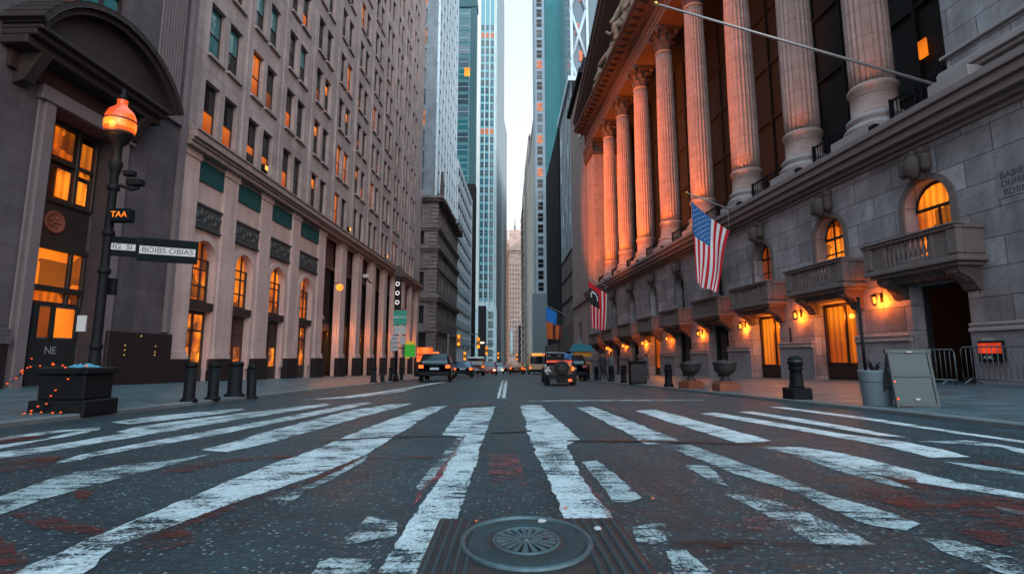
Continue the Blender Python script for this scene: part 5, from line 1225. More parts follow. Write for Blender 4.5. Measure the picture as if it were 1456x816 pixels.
# grey pot with thin post, board, barrier
PX, PY = 7.02, 9.75; pz = wz(PX, PY)
t = thing('planter_pot', 'pale grey round planter pot with spiky leaves beside the folding board', 'planter', (PX, PY, pz-.01))
m = MB(); m.lathe([(.225,0),(.235,.03),(.275,.62),(.285,.66),(.265,.66),(.25,.60),(.0001,.60)], 32, cap=False); m.build('pot', 'pot_grey', t)
m = MB(); m.lathe([(.277,.44),(.2785,.445),(.277,.45)], 32, cap=False); m.build('groove', 'board_teal', t)
rr = random.Random(9)
for k in range(13):
    a = rr.random()*6.28; L = .22+.22*rr.random(); m = MB(); w = .022
    pts = [(.05*math.cos(a)+f*f*L*.8*math.cos(a), .05*math.sin(a)+f*f*L*.8*math.sin(a), .6+L*f*1.0-.1*f*f) for f in (0,.3,.6,.85,1)]
    vs = []
    for i, p in enumerate(pts):
        ww = w*(1-.9*(i/4)**2); vs += [(p[0]-ww*math.sin(a), p[1]+ww*math.cos(a), p[2]), (p[0]+ww*math.sin(a), p[1]-ww*math.cos(a), p[2]+.004)]
    m.add(vs, [(2*i,2*i+1,2*i+3,2*i+2) for i in range(4)]); m.build('leaf', 'leaf_dark', t)
o = MB(); o.tube([(-.14,.05,.2),(-.15,.06,2.02)], .028, 8); o.lathe([(.03,2.0),(.05,2.02),(.0001,2.06)], 10, c=(-.15,.06)); pol = o.build('banner_post', 'black_iron', None); pol.location = (PX, PY, pz); tag(pol, 'thin dark post standing in the grey planter pot', 'post')
AX, AY = 7.30, 9.15; az = wz(AX, AY)
t = thing('folding_board', 'blue-grey two-panel folding pavement board beside the planter pot', 'sign board', (AX, AY, az-.012), R(-4))
m = MB()
def tilt(v): return (v[0], v[1]+v[2]*.14, v[2])
for x0, x1, z0, z1 in ((-.37,-.32,0,1.0),(.32,.37,0,1.0),(-.32,.32,.02,.08),(-.32,.32,.53,.58),(-.40,.40,.95,1.02)): m.box(x0,x1,-.03,.03,z0,z1)
m.V = [tilt(v) for v in m.V]; m.build('frame', 'board_frame', t, .006)
for z0, z1 in ((.08,.53),(.58,.95)):
    m = MB(); m.box(-.32,.32,-.012,.012,z0,z1); m.V = [tilt(v) for v in m.V]; m.build('panel', 'board_teal', t)
m = MB()
for x0, x1, z0, z1 in ((-.36,-.32,0,.95),(.32,.36,0,.95),(-.32,.32,.3,.35)): m.box(x0,x1,-.02,.02,z0,z1)
m.V = [(v[0], v[1]+.42-v[2]*.28, v[2]) for v in m.V]; m.build('rear_leg', 'board_frame', t)
m = MB(); m.ball((-.335,-.02,.15),.018,8,5); m.ball((-.335,.03,.45),.014,8,5); m.build('reflector', 'tail_light', t); m = MB(); m.box(-.05,.05,.08,.10,.965,.985); m.box(-.04,.04,-.02,-.008,.13,.16); m.build('white_label', 'sign_white', t)
m = MB(); rr = random.Random(2)
for k in range(6): m.ball((rr.uniform(-.1,.1), 0, .035), .05, 8, 5, 0, (1.5,1,.7))
tag(m.build('bundle', 'cone_pink', None, 0, 1, (8.15, 9.9, wz(8.15, 9.9))), 'small pink bundle lying on the pavement behind the folding board', 'bundle')
def barrier(loc, rz, lab):
    t = thing('crowd_barrier', lab, 'barrier', loc, rz, 'steel crowd barriers by the dark doorway'); w, h = 2.0, 1.0
    m = MB(); m.tube([(0,0,.14),(0,0,h-.1),(.03,0,h-.03),(.1,0,h),(w-.1,0,h),(w-.03,0,h-.03),(w,0,h-.1),(w,0,.14),(0,0,.14)], .02, 8); m.build('frame', 'galvanised', t)
    for k in range(13): x = w*(k+1)/14; m = MB(); m.tube([(x,0,.14),(x,0,h)], .009, 6); m.build('bar', 'galvanised', t)
    for x in (.25, w-.25): m = MB(); m.tube([(x,-.25,.01),(x,0,.16),(x,.25,.01)], .018, 6); m.build('foot', 'galvanised', t)
    return t
p = FR.w(14.45, .75, 0); barrier((p[0], p[1], wz(p[0], p[1])), FR.rz+.05, 'steel crowd barrier standing in front of the dark exchange doorway')
p = FR.w(12.3, .7, 0); barrier((p[0], p[1], wz(p[0], p[1])), FR.rz, 'steel crowd barrier against the plinth under the red lit sign')
# urns on pedestals
ug = 'dark iron urns on rusty plinths'
u1 = thing('urn_planter', 'dark iron urn on a rusty plinth nearest the ball-topped bollard', 'planter', (6.95, 16.3, wz(6.95,16.3)-.02), 0, ug)
m = MB(); m.box(-.37,.37,-.37,.37,0,.30); m.box(-.30,.30,-.30,.30,.30,.36); m.build('plinth', 'rust_base', u1, .02)
m = MB(); m.lathe([(.20,.36),(.22,.40),(.13,.46),(.12,.54),(.20,.60),(.34,.70),(.39,.84),(.40,.95),(.45,1.02),(.44,1.06),(.38,1.06),(.34,.98),(.0001,.96)], 28, cap=False); m.build('bowl', 'urn_iron', u1)
m = MB(); rr = random.Random(3)
for k in range(12): m.ball((rr.uniform(-.28,.28), rr.uniform(-.28,.28), 1.0+.05*rr.random()), .07+.04*rr.random(), 7, 5)
m.build('plant', 'leaf_dark', u1)
u1.scale = (.86, .86, .86)
dup(u1, (6.62, 18.4, wz(6.62,18.4)-.02), .3, 'dark iron urn on a rusty plinth farther from the ball-topped bollard', ug)
t = thing('litter_bin', 'tall dark square litter bin on the kerb before the exchange', 'bin', (6.25, 24.4, wz(6.25,24.4)-.01))
m = MB(); m.box(-.36,.36,-.3,.3,0,1.0); m.build('body', 'black_plastic', t, .03); m = MB(); m.box(-.40,.40,-.34,.34,1.0,1.08); m.build('lid', 'black_iron', t, .02); m = MB(); m.box(-.37,.37,-.31,-.3,.12,.9); m.build('panel', 'dark_grille', t)
# ---------------------------------------------------------------- exchange wall lamps, signs
LAMPS = [(17.64,2.74),(22.05,2.56),(26.6,2.36),(31.6,2.2),(36.7,2.06),(41.9,1.9),(47.3,1.8),(52.9,1.66)]
ln = ['nearest the dark doorway','between the two brightest lit doorways','left of the second lit doorway','under the flag balcony','fifth from the dark doorway','sixth from the dark doorway','seventh from the dark doorway','last and farthest from the dark doorway']
wl = None
for i, (u, z) in enumerate(LAMPS):
    p = FR.w(u, 0, z); lab = 'orange wall lantern on the marble podium, '+ln[i]
    if wl is None:
        wl = thing('wall_lantern', lab, 'wall lamp', p, FR.rz, 'orange wall lanterns along the exchange podium')
        m = MB(); m.box(-.06,.06,0,.03,-.12,.22); m.tube([(0,.02,.12),(0,.16,.22),(0,.28,.20),(0,.30,.16)], .016, 6); m.lathe([(.02,.17),(.10,.13),(.115,.10),(.11,.09)], 8, c=(0,.30)); m.lathe([(.065,-.20),(.07,-.18),(.03,-.24)], 8, c=(0,.30))
        for k in range(6): a = k*math.pi/3; m.tube([(.105*math.cos(a), .30+.105*math.sin(a), .09),(.065*math.cos(a), .30+.065*math.sin(a), -.18)], .008, 4)
        m.build('bracket', 'black_iron', wl)
        m = MB(); m.lathe([(.0001,-.15),(.028,-.14),(.04,-.05),(.032,.04),(.0001,.06)], 10, c=(0,.30), cap=False); m.build('flame_bulb', 'bulb', wl)
    else: dup(wl, p, FR.rz, lab)
    q = FR.w(u, .25, z-.10); lantern_light(q, 125, (1, .17, .006), .05)
for u in (20.2, 24.9, 39.9): 
    c = FR.w(u, -.28, 2.5+drop(u)); lantern_light(c, 60, (1, .24, .015), .08)
for u in (16.9, 20.9, 33.2): pass
t = thing('lit_sign', 'small glowing red sign box on the marble plinth near the barriers', 'sign', FR.w(13.9, .14, .62), FR.rz)
m = MB(); m.box(-.33,.33,0,.10,0,.56); m.build('case', 'black_plastic', t, .01); m = MB(); m.box(-.31,.31,.10,.112,.22,.50); m.build('lit_panel', 'sign_red', t)
lettering('letters', 'BARRA', .11, (0, .105, .60), (-1,0,0), (0,0,1), 'sign_white', t, .002); lettering('lower_letters', 'AUBL', .12, (.06, .104, .11), (-1,0,0), (0,0,1), 'ink_white', t, .002)
t = thing('wall_plaque', 'carved stone plaque with three lines of dark letters high on the marble wall', 'plaque', FR.w(12.95, 0, 5.35), FR.rz)
m = MB(); m.box(-.42,.42,0,.02,-.36,.40); m.build('slab', 'exchange_plinth', t, .004)
for k, s in enumerate(('BABIE', 'DUIBE', 'BDBN')): lettering('letters', s, .24, (-.03*k, .022, .24-.235*k), (-1,0,0), (0,0,1), 'ink', t, .002)
m = MB(); m.box(-.04,.04,0,.03,-.5,.5); o = m.build('wall_plate', 'black_iron', None); o.location = FR.w(22.9, .0, 1.55); o.rotation_euler = (0,0,FR.rz); tag(o, 'thin dark upright plate on the marble wall between two lit doorways', 'plate')
t = thing('wall_globe_lamp', 'glowing orange globe lamp on the bank front among the dark bays', 'wall lamp', FL.w(34.2, .0, 5.35), FL.rz)
m = MB(); m.ball((0,-.62,0), .23, 16, 10); m.build('globe', 'amber', t); m = MB(); m.tube([(0,.3,.1),(0,-.4,.32),(0,-.62,.24)], .03, 6); m.build('arm', 'black_iron', t)
t = thing('security_camera', 'white security camera on a pilaster of the bank', 'camera', FL.w(40.1, .26, 6.9), FL.rz)
m = MB(); m.box(-.2,.2,-.5,-.05,.0,.26); m.build('housing', 'sign_white', t, .03); m = MB(); m.tube([(0,0,.1),(0,-.1,.1)], .06, 8); m.tube([(.1,-.3,-.1),(.5,-.5,-.35)], .07, 8); m.build('mount', 'ink', t)
# column floodlights
for i, u in enumerate(CU+[57.9]):
    uu = u-1.3; p = FR.w(uu, .50, 8.50)
    t = thing('floodlight', 'small floodlight on the podium ledge under the '+['first','second','third','fourth','fifth','sixth','seventh','eighth','ninth'][i]+' column from the corner pier', 'floodlight', p, FR.rz, 'column floodlights on the podium ledge')
    m = MB(); m.box(-.14,.14,-.10,.10,.03,.17); m.box(-.03,.03,-.03,.03,0,.04); m.build('housing', 'black_iron', t, .01); m = MB(); m.box(-.11,.11,-.08,.08,.171,.176); m.build('lens', 'flood_lens', t)
    l = bpy.data.lights.new('flood', 'SPOT'); l.energy = FLOOD[i]; l.color = (1, .21, .025) if i > 2 else (1, .28, .08); l.spot_size = R(50); l.spot_blend = 1; l.shadow_soft_size = .12
    o = bpy.data.objects.new('flood', l); COL.objects.link(o); o.location = FR.w(uu, .50, 8.72)
    o.rotation_euler = (Vector(FR.w(u, -.55, 22.0))-o.location).to_track_quat('-Z', 'Y').to_euler()
for i, (u, au, az_, e, sz_) in enumerate(ADDED_FLOODS):  # added lamps opposite the columns, put in to light the shafts evenly
    p = FL.w(u, .42, 9.60)
    t = thing('floodlight', 'added floodlight on the bank cornice facing the colonnade, '+['nearest the portal building','middle of three','farthest of three'][i], 'floodlight', p, FL.rz, 'added floodlights on the bank cornice')
    m = MB(); m.box(-.16,.16,-.10,.08,.05,.32); m.box(-.04,.04,-.04,.04,0,.06); m.build('housing', 'black_iron', t, .01); m = MB(); m.box(-.13,.13,-.112,-.101,.08,.29); m.build('lens', 'flood_lens', t)
    l = bpy.data.lights.new('flood', 'SPOT'); l.energy = e; l.color = (1, .21, .025); l.spot_size = R(sz_); l.spot_blend = .55; l.shadow_soft_size = .3
    o = bpy.data.objects.new('flood', l); COL.objects.link(o); o.location = FL.w(u, .60, 9.8); o.rotation_euler = (Vector(FR.w(au, -.5, az_))-o.location).to_track_quat('-Z', 'Y').to_euler()
# ---------------------------------------------------------------- flags
def flag(name, label, base, tip, quad, colf, seed=0, stars=False, nu=39, nv=24, polem='flagpole_paint', amp=1.0):
    """pole from base to tip; cloth between its four corners: hoist near the wall, hoist near the tip, then the two free ends below"""
    base, tip = Vector(base), Vector(tip); t = thing(name, label, 'flag', base)
    d = tip-base; m = MB(); m.tube([(0,0,0), tuple(d*.5), tuple(d)], [.045,.04,.03], 10); m.build('pole', polem, t)
    m = MB(); m.ball(tuple(d*1.01), .075, 12, 8); m.build('ball_finial', 'gold', t)
    if not quad: return t
    h0, h1, b0, b1 = [Vector(q)-base for q in quad]
    hor = Vector((d.x, d.y, 0)).normalized(); nrm = hor.cross(Vector((0,0,1)))
    m = MB()
    for f, q in ((.12, h0), (.93, h1)): m.tube([tuple(d*f), tuple(q)], .008, 4)
    m.build('halyard', 'ink_white', t)
    def pt(u, v):
        w = v**.9; p = h0.lerp(h1, u).lerp(b0.lerp(b1, u), v)
        p = p+nrm*amp*(.17*math.sin(u*7.5+v*2+seed)*w+.06*math.sin(u*15+seed*2-v*3)*w+.05*math.sin(v*6+u*3))+hor*(.05*math.sin(v*5+seed)*w)
        p.z += -.05*math.sin(math.pi*u)
        return p
    m = MB(); vs = []; fs = []; mi = []
    mats = ['flag_red','flag_white','flag_blue','flag_black','flag_bright_blue','flag_orange','flag_brown']
    V = [tuple(pt(i/nu, j/nv)) for j in range(nv+1) for i in range(nu+1)]; m.V = V
    for j in range(nv):
        for i in range(nu):
            m.F.append([j*(nu+1)+i, j*(nu+1)+i+1, (j+1)*(nu+1)+i+1, (j+1)*(nu+1)+i]); m.I.append(colf((i+.5)/nu, (j+.5)/nv)); m.S.append(True)
    cl = m.build('cloth', mats, t)
    if stars:
        m = MB()
        for r in range(9):
            for c in range(6 if r % 2 == 0 else 5):
                u = 1-(.045+(r)*.055) ; v = .40*((c+.5+(0 if r % 2 == 0 else .5))/6.0)
                for sd in (-1, 1):
                    q = pt(u, v); du = (pt(u+.01, v)-q).normalized(); dv = (pt(u, v+.01)-q).normalized(); nn = du.cross(dv).normalized()*sd
                    pp = [tuple(q+nn*.012+du*(rr2*math.cos(a))+dv*(rr2*math.sin(a))) for k in range(10) for a in [k*math.pi/5] for rr2 in [.042 if k % 2 == 0 else .018]]
                    m.add(pp+[tuple(q+nn*.012)], [(k, (k+1) % 10, 10) for k in range(10)])
        m.build('stars', 'flag_white', cl)
    return t
def us(u, v):
    # the pole end of the hoist is u = 0; the canton sits at the outer end
    if u > 6/13 and v < .40: return 2
    return 0 if int(u*13) % 2 == 0 else 1
flag('national_flag', 'large red and white striped flag with starry blue canton hanging over the exchange balconies', FR.w(26.1, .60, 8.36), FR.w(26.15, 3.0, 9.26),
     (FR.w(26.1,.85,7.25), FR.w(26.1,2.85,8.80), FR.w(25.8,1.9,3.95), FR.w(26.3,2.72,4.6)), us, 1, True)
def pow_(u, v):
    if u > .40 and v < .50:
        if v < .13 or u < .46: return 0
        e = ((u-.72)/.20)**2+((v-.30)/.15)**2
        return 1 if .55 < e < 1 and v < .34 else 3
    return 1 if (u*4.6) % 1 < .26 else 0
flag('striped_flag', 'red striped flag with a dark emblem panel hanging near the far end of the exchange', FR.w(50.6, .62, 7.6), FR.w(51.2, 2.6, 8.75),
     (FR.w(50.6,.75,6.95), FR.w(51.2,2.45,8.3), FR.w(50.6,.95,3.3), FR.w(51.0,2.2,3.6)), pow_, 3)
def bl(u, v):
    if v < .47: return 4 if u > .38 and ((u-.66)**2*4+(v-.22)**2*6 < .42) else 3 if u <= .38 else 4
    return [6, 5, 6, 5, 5][int(u*4.99)]
flag('blue_flag', 'blue emblem flag with orange and brown hanging strips before the finned building', FS.w(77.0, .1, 6.6), FS.w(77.6, 4.1, 8.6),
     (FS.w(77.2,1.2,6.9), FS.w(77.6,3.9,8.3), FS.w(77.2,1.6,3.3), FS.w(77.6,3.8,3.5)), bl, 5)
flag('bare_flagpole', 'long bare flagpole with gilt ball reaching out from the corner pier', FR.w(14.5, .3, 8.95), FR.w(14.8, 8.75, 11.3), None, None)
# ---------------------------------------------------------------- vehicles
def loft(m, secs, mi=0):
    n = len(secs[0]); vs = [p for s in secs for p in s]; fs = []
    for i in range(len(secs)-1):
        for k in range(n-1): fs.append((i*n+k, i*n+k+1, (i+1)*n+k+1, (i+1)*n+k))
    fs.append(tuple(range(n))); fs.append(tuple((len(secs)-1)*n+k for k in range(n)))
    m.add(vs, fs, mi, True)
CARS = {'suv': dict(L=4.6, W=.98, belt=1.02, secs=[(0,.42,.92,.99,.86,1.0),(.06,.34,.97,1.03,.80,1.10),(.34,.30,.98,1.04,.74,1.60),(.7,.28,.98,1.04,.74,1.68),(2.2,.28,.98,1.04,.74,1.69),(2.65,.28,.98,1.03,.73,1.62),(3.35,.28,.98,1.0,.80,1.08),(4.3,.30,.95,.86,.80,.90),(4.58,.36,.88,.70,.76,.74)], rw=(.07,.33,1.12,1.52)),
        'sedan': dict(L=4.6, W=.9, belt=.92, secs=[(0,.42,.84,.84,.74,.86),(.06,.34,.89,.90,.80,.93),(.75,.28,.9,.93,.78,.96),(1.25,.28,.9,.93,.63,1.36),(1.8,.28,.9,.93,.64,1.43),(2.5,.28,.9,.92,.64,1.40),(3.3,.28,.9,.90,.74,.94),(4.3,.30,.87,.76,.74,.80),(4.6,.36,.8,.62,.70,.66)], rw=(.78,1.22,.97,1.32)),
        'van': dict(L=5.4, W=1.0, belt=1.15, secs=[(0,.42,.96,1.15,.88,2.0),(.06,.34,1.0,1.18,.90,2.12),(.4,.30,1.0,1.18,.90,2.2),(3.9,.30,1.0,1.18,.88,2.16),(4.5,.30,1.0,1.15,.84,1.5),(5.2,.32,.97,.98,.84,1.04),(5.4,.38,.9,.8,.8,.84)], rw=(-.015,.03,1.28,1.95))}
def car(style, label, loc, rz, paint_, group=None, front=False, glassm='car_glass', lights=True):
    c = CARS[style]; t = thing('parked_car' if not front else 'car', label, 'car' if style != 'van' else 'van', loc, rz, group)
    secs = []
    for (y, zb, w, bz_, wr, zr) in c['secs']:
        L_ = [(w*.94, y, zb), (w, y, zb+.14), (w*1.0, y, (zb+bz_)/2+.05), (w*.98, y, bz_), (wr+.04, y, zr-.05 if zr-bz_ > .2 else zr-.01), (wr-.06, y, zr)]
        secs.append([(-p[0], p[1], p[2]) for p in L_]+[p for p in reversed(L_)])
    m = MB(); loft(m, secs); body_ = m.build('body', paint_, t)
    sl = c['secs']
    # glazing set just proud of the cabin
    y0, y1, z0, z1 = c['rw']; m = MB()
    g = .012; wb = c['W']*.80; wt = [s for s in sl if s[5] > 1.2][0][4]*.92
    m.quad((-wb,y0-g,z0),(wb,y0-g,z0),(wt,y1-g,z1),(-wt,y1-g,z1)); m.build('rear_window', glassm, t)
    cab = [s for s in sl if s[5] > 1.2]; ya, yb = cab[0][0]+.12, cab[-1][0]; zr = min(s[5] for s in cab)
    for sg in (-1, 1):
        wm, wr = c['W']*.985, cab[1][4]+.045; zt = zr-.10; zb_ = c['belt']+.06; fx = lambda z: (wm+(wr-wm)*(z-c['belt'])/(zr-.05-c['belt']))+.008
        n = 3
        for k in range(n):
            a, b = ya+(yb-ya)*k/n+.04, ya+(yb-ya)*(k+1)/n-.04
            m = MB(); m.quad((sg*fx(zb_),a,zb_),(sg*fx(zb_),b,zb_),(sg*fx(zt),b,zt),(sg*fx(zt),a,zt)); m.build('side_window', glassm, t)
    fr_ = cab[-1]; nx = sl[sl.index(fr_)+1]; m = MB(); m.quad((-nx[4]*.95,nx[0]-.02,nx[5]+.035),(nx[4]*.95,nx[0]-.02,nx[5]+.035),(fr_[4]*.92,fr_[0]+.05,fr_[5]-.02),(-fr_[4]*.92,fr_[0]+.05,fr_[5]-.02)); m.build('windscreen', glassm, t)
    for sg in (-1, 1):
        for y in (.85, c['L']-.95):
            m = MB(); r = .35; m.lathe([(r*.7,-.11),(r,-.10),(r,.10),(r*.7,.11)], 20); w = m.build('wheel', 'tyre', t); w.rotation_euler = (0, R(90), 0); w.location = (sg*(c['W']-.10), y, r)
            m = MB(); m.lathe([(.0001,.0),(.2,.0),(.23,.02),(.0001,.04)], 14, cap=False)
            q = m.build('rim', 'rim', w); q.location = (0, 0, .09*sg)
        zt = c['secs'][1][3]
        m = MB(); m.box(-.14,.14,-.02,.08,-.09,.10); o = m.build('tail_light', 'tail_light' if lights else 'car_red', t, .02); o.location = (sg*(c['W']-.18), -.025, zt-.12)
        m = MB(); m.box(-.17,.17,-.06,.05,-.07,.07); o = m.build('headlight', 'head_light', t, .02); o.location = (sg*(c['W']-.30), c['L']-.02, .66)
        m = MB(); m.ball((0,0,0), .11, 8, 6, 0, (1,.6,.8)); o = m.build('mirror', paint_, t); o.location = (sg*(c['W']+.08), nx[0]-.35, c['belt']+.12)
    m = MB(); m.box(-c['W']*.92, c['W']*.92, -.07, .1, .36, .60); m.build('bumper', 'black_plastic', t, .03)
    m = MB(); m.box(-.27,.27,-.03,.0,.72,.85); m.build('plate', 'plate', t)
    return t
def oz(x, y): return gz(y)+.006
suv = car('suv', 'black car with glowing orange tail lights parked at the bank kerb', (-4.25, 31.3, oz(0,31.3)), R(2), 'car_black')
m = MB(); m.box(-.26,.16,1.1,1.4,1.70,1.80); m.build('roof_beacon', 'sign_orange', suv, .03)
car('sedan', 'dark blue car with pale window just ahead of the black car', (-3.75, 46, oz(0,46)), R(2), 'car_blue', None, False, 'car_glass_blue')
car('van', 'white van with blue windows farther along the left-hand parking lane', (-3.35, 60, oz(0,60)), R(2), 'car_white', None, False, 'car_glass_blue')
cols = ['car_orange','car_red','car_orange','car_white','car_orange','car_red','car_grey','car_orange','car_orange','car_red','car_grey','car_orange']
ds = ['orange car farthest left in the far lamp-lit queue','red car in the far lane just past the white van','orange cab in the second row of the far queue','white car in the far queue','orange car near the double centre line in the far distance','red car far off near the cyan tower','grey car at the end of the far queue','orange far car just left of the beige bus','orange far car under the pink block','red far car beside the beige bus','grey far car behind the orange queue','orange farthest car on the street']
for i, (x, y) in enumerate([(-4.9,76),(-2.0,64),(-3.9,90),(-1.1,80),(-4.3,104),(-2.3,100),(-3.2,122),(1.6,72),(2.6,88),(.6,94),(2.2,112),(.2,135)]):
    rz = R(180) if x < 0 and i % 2 else 0
    car(['sedan','suv'][i % 2], ds[i], (x, y+(4.6 if rz else 0), oz(x,y)), rz, cols[i], 'cars queuing in the far street', bool(rz))
def bus(label, loc, rz, paint_, W=1.28, L=9, H=3.2, lit=True):
    t = thing('bus', label, 'bus', loc, rz); m = MB(); m.box(-W,W,0,L,.35,H); m.build('body', paint_, t, .16, 3)
    m = MB(); m.box(-W*.82,W*.82,-.015,.05,H*.48,H*.83); m.build('rear_window', 'car_glass', t, .01)
    for sg in (-1, 1):
        for k in range(5): m = MB(); m.box(sg*W-.012, sg*W+.012, .5+k*1.65, 1.95+k*1.65, H*.5, H*.82); m.build('side_window', 'car_glass', t)
        for y in (1.8, L-2): m = MB(); m.lathe([(.3,-.13),(.48,-.12),(.48,.12),(.3,.13)], 20); o = m.build('wheel', 'tyre', t); o.rotation_euler = (0,R(90),0); o.location = (sg*(W-.12), y, .48)
        m = MB(); m.box(-.11,.11,-.03,.03,-.16,.16); o = m.build('tail_light', 'tail_light', t); o.location = (sg*(W-.25), -.01, 1.0)
    m = MB(); m.box(-W*.95,W*.95,-.09,.1,.38,.72); m.build('bumper', 'black_plastic', t, .03); m = MB(); m.box(-W*.6,W*.6,-.02,.01,H*.86,H*.94); m.build('roof_sign', 'amber' if lit else 'black_plastic', t)
    return t
bus('beige bus beyond the jeep with dark rear window', (4.75, 76, oz(0,76)), R(-1), 'bus_beige')
bus('dark minibus with pale roof right behind the jeep', (6.0, 60, oz(0,60)), R(-1), 'car_grey', 1.15, 7, 2.75, False)
# open black jeep seen from behind
t = thing('jeep', 'small black open jeep with spare wheel and red bar driving away', 'jeep', (2.62, 24.35, oz(0,24.35)), R(-1))
m = MB(); m.box(-.66,.66,.0,3.2,.42,.92); m.box(-.60,.60,2.1,3.25,.80,1.02); m.build('body', 'car_black', t, .05, 2)
m = MB(); m.box(-.62,.62,-.12,.0,.30,.50); m.box(-.2,.66,-.16,-.1,.12,.40); m.build('bumper', 'black_plastic', t, .02)
m = MB()
for x in (-.60,.60): m.tube([(x,.1,.9),(x,.3,1.46),(x,1.7,1.46),(x,2.1,.95)], .035, 6)
m.tube([(-.6,.3,1.46),(.6,.3,1.46)], .035, 6); m.tube([(-.6,1.7,1.46),(.6,1.7,1.46)], .035, 6); m.build('roll_cage', 'black_iron', t)
m = MB(); m.box(-.66,.56,.05,.16,1.06,1.16); m.build('red_bar', 'sign_red', t, .01)
m = MB(); m.box(-.5,.45,.9,1.15,.9,1.35); m.box(-.4,-.1,.95,1.1,1.35,1.5); m.box(.1,.4,.95,1.1,1.35,1.5); m.build('seat', 'black_plastic', t, .04)
m = MB(); m.lathe([(.16,-.1),(.31,-.11),(.33,-.08),(.33,.08),(.31,.11),(.16,.1)], 24); sp = m.build('spare_wheel', 'tyre', t); sp.rotation_euler = (R(90),0,0); sp.location = (.05,-.14,.82)
m = MB(); m.lathe([(.0001,.02),(.15,.02),(.17,.06),(.0001,.09)], 14, cap=False)
for k in range(6): m.ball((.1*math.cos(k*1.05), .1*math.sin(k*1.05), .09), .03, 6, 4)
m.build('rim', 'rim', sp)
for sg in (-1, 1):
    for y in (.55, 2.65):
        m = MB(); m.lathe([(.2,-.12),(.36,-.13),(.38,-.09),(.38,.09),(.36,.13),(.2,.12)], 22); w = m.build('wheel', 'tyre', t); w.rotation_euler = (0,R(90),0); w.location = (sg*.62, y, .38)
        m = MB(); m.lathe([(.0001,0),(.2,0),(.0001,.05)], 12, cap=False); q = m.build('rim', 'rim', w); q.location = (0,0,.09*sg)
    m = MB(); m.box(-.06,.06,-.03,.02,-.09,.09); o = m.build('tail_light', 'tail_light' if sg > 0 else 'car_red', t, .01); o.location = (sg*.57, -.01, .78)
m = MB(); m.box(-.09,.09,-.03,0,-.06,.06); o = m.build('rear_lamp', 'sign_orange', t); o.location = (.42, -.16, .25)
m = MB(); m.box(.18,.52,.0,.3,.5,1.04); m.build('jerry_can', 'car_orange', t, .03)
m = MB(); rr = random.Random(12)
for k in range(13): m.ball((.40+rr.uniform(-.16,.16), .2+rr.uniform(-.1,.1), 1.32+rr.uniform(-.12,.14)), .09, 7, 5)
bnd = m.build('bundle', 'bundle_blue', None); bnd.location = (2.62, 24.35, oz(0,24.35)+.0); tag(bnd, 'blue and white bundle tied on top of the black jeep', 'bundle')
m = MB()
for k in range(14): m.ball((-.60+rr.uniform(-.12,.10), -.06+rr.uniform(-.06,.06), .72+rr.uniform(-.22,.2)), .065, 7, 5)
bnd = m.build('luggage', 'bundle_pale', None); bnd.location = (2.62, 24.35, oz(0,24.35)); tag(bnd, 'pale mottled luggage strapped to the near corner of the black jeep', 'luggage')
car('suv', 'black car parked at the exchange kerb beyond the jeep', (4.35, 33.5, oz(0,33.5)), R(-3), 'car_black', None, False, 'car_glass', False)
# ---------------------------------------------------------------- signs and signals on the left kerb
for k in range(4, 12):
    uu = (PIL[k]+PIL[k+1])/2; p = FL.w(uu, -.25, 2.35); lantern_light(p, 70, (1, .26, .02), .1)
SX_, SY_ = -6.28, 30.0; sz = wz(SX_-.3, SY_)
t = thing('signal_post', 'dark kerb post with round white signal lights and green street signs', 'traffic signal', (SX_, SY_, sz))
m = MB(); m.tube([(0,0,0),(0,0,6.6)], .075, 10); m.lathe([(.16,0),(.16,.3),(.09,.4)], 12); m.build('post', 'black_iron', t)
m = MB(); m.box(-.17,.17,-.24,.04,4.15,6.1); m.build('signal_case', 'black_plastic', t, .03)
m = MB(); m.prism([(-.3,6.1),(.42,6.1),(.1,6.75),(-.12,6.7)], 1, -.1, .05); m.build('top_plate', 'portal_brown_wood', t)
for z in (5.62, 5.08, 4.54):
    m = MB(); m.lathe([(.13,0),(.13,.02),(.085,.03),(.08,.02)], 18, cap=False); q = m.build('signal_light', 'signal_white', t); q.rotation_euler = (R(90),0,0); q.location = (0,-.245,z)
    m = MB(); m.lathe([(.17,0),(.17,.16),(.155,.16),(.155,0)], 18, cap=False); q = m.build('visor', 'black_plastic', t); q.rotation_euler = (R(90),0,0); q.location = (0,-.24,z)
for x0, x1, z0, z1, mt in ((-.22,.55,3.25,4.1,'sign_green'),(-.18,.52,2.68,3.2,'sign_grey'),(-.35,.12,1.75,2.62,'sign_grey'),(.2,.5,2.1,2.6,'sign_grey')):
    m = MB(); m.box(x0,x1,-.13,-.10,z0,z1); o = m.build('sign_panel', mt, t)
    if mt == 'sign_green': lettering('letters', 'SOUTH ST', .17, ((x0+x1)/2,-.135,(z0+z1)/2), (1,0,0), (0,0,1), 'ink_white', o, .002); mm = MB(); mm.box(x0,x1,-.128,-.1,z1,z1+.08); mm.build('red_edge', 'flag_brown', o)
    elif x0 == -.35:
        for k, s in enumerate(('NO', 'STAND', 'ANY')): lettering('letters', s, .2, ((x0+x1)/2,-.135,z1-.17-.26*k), (1,0,0), (0,0,1), 'ink', o, .002)
m = MB(); m.box(.5,1.1,-.2,-.16,1.4,2.1); o = m.build('green_sign', 'sign_bright_green', t); m = MB(); m.box(.52,1.08,-.2,-.17,2.1,2.3); m.box(.55,.8,-.2,-.17,1.3,1.4); m.build('yellow_edge', 'sign_yellow', o); m = MB(); m.tube([(0,0,1.9),(.6,-.16,1.9)], .03, 6); m.build('arm', 'black_iron', t)
t = thing('orange_board', 'glowing orange construction board on a trailer by the parked black car', 'sign board', (-5.35, 34.5, gz(34.5)))
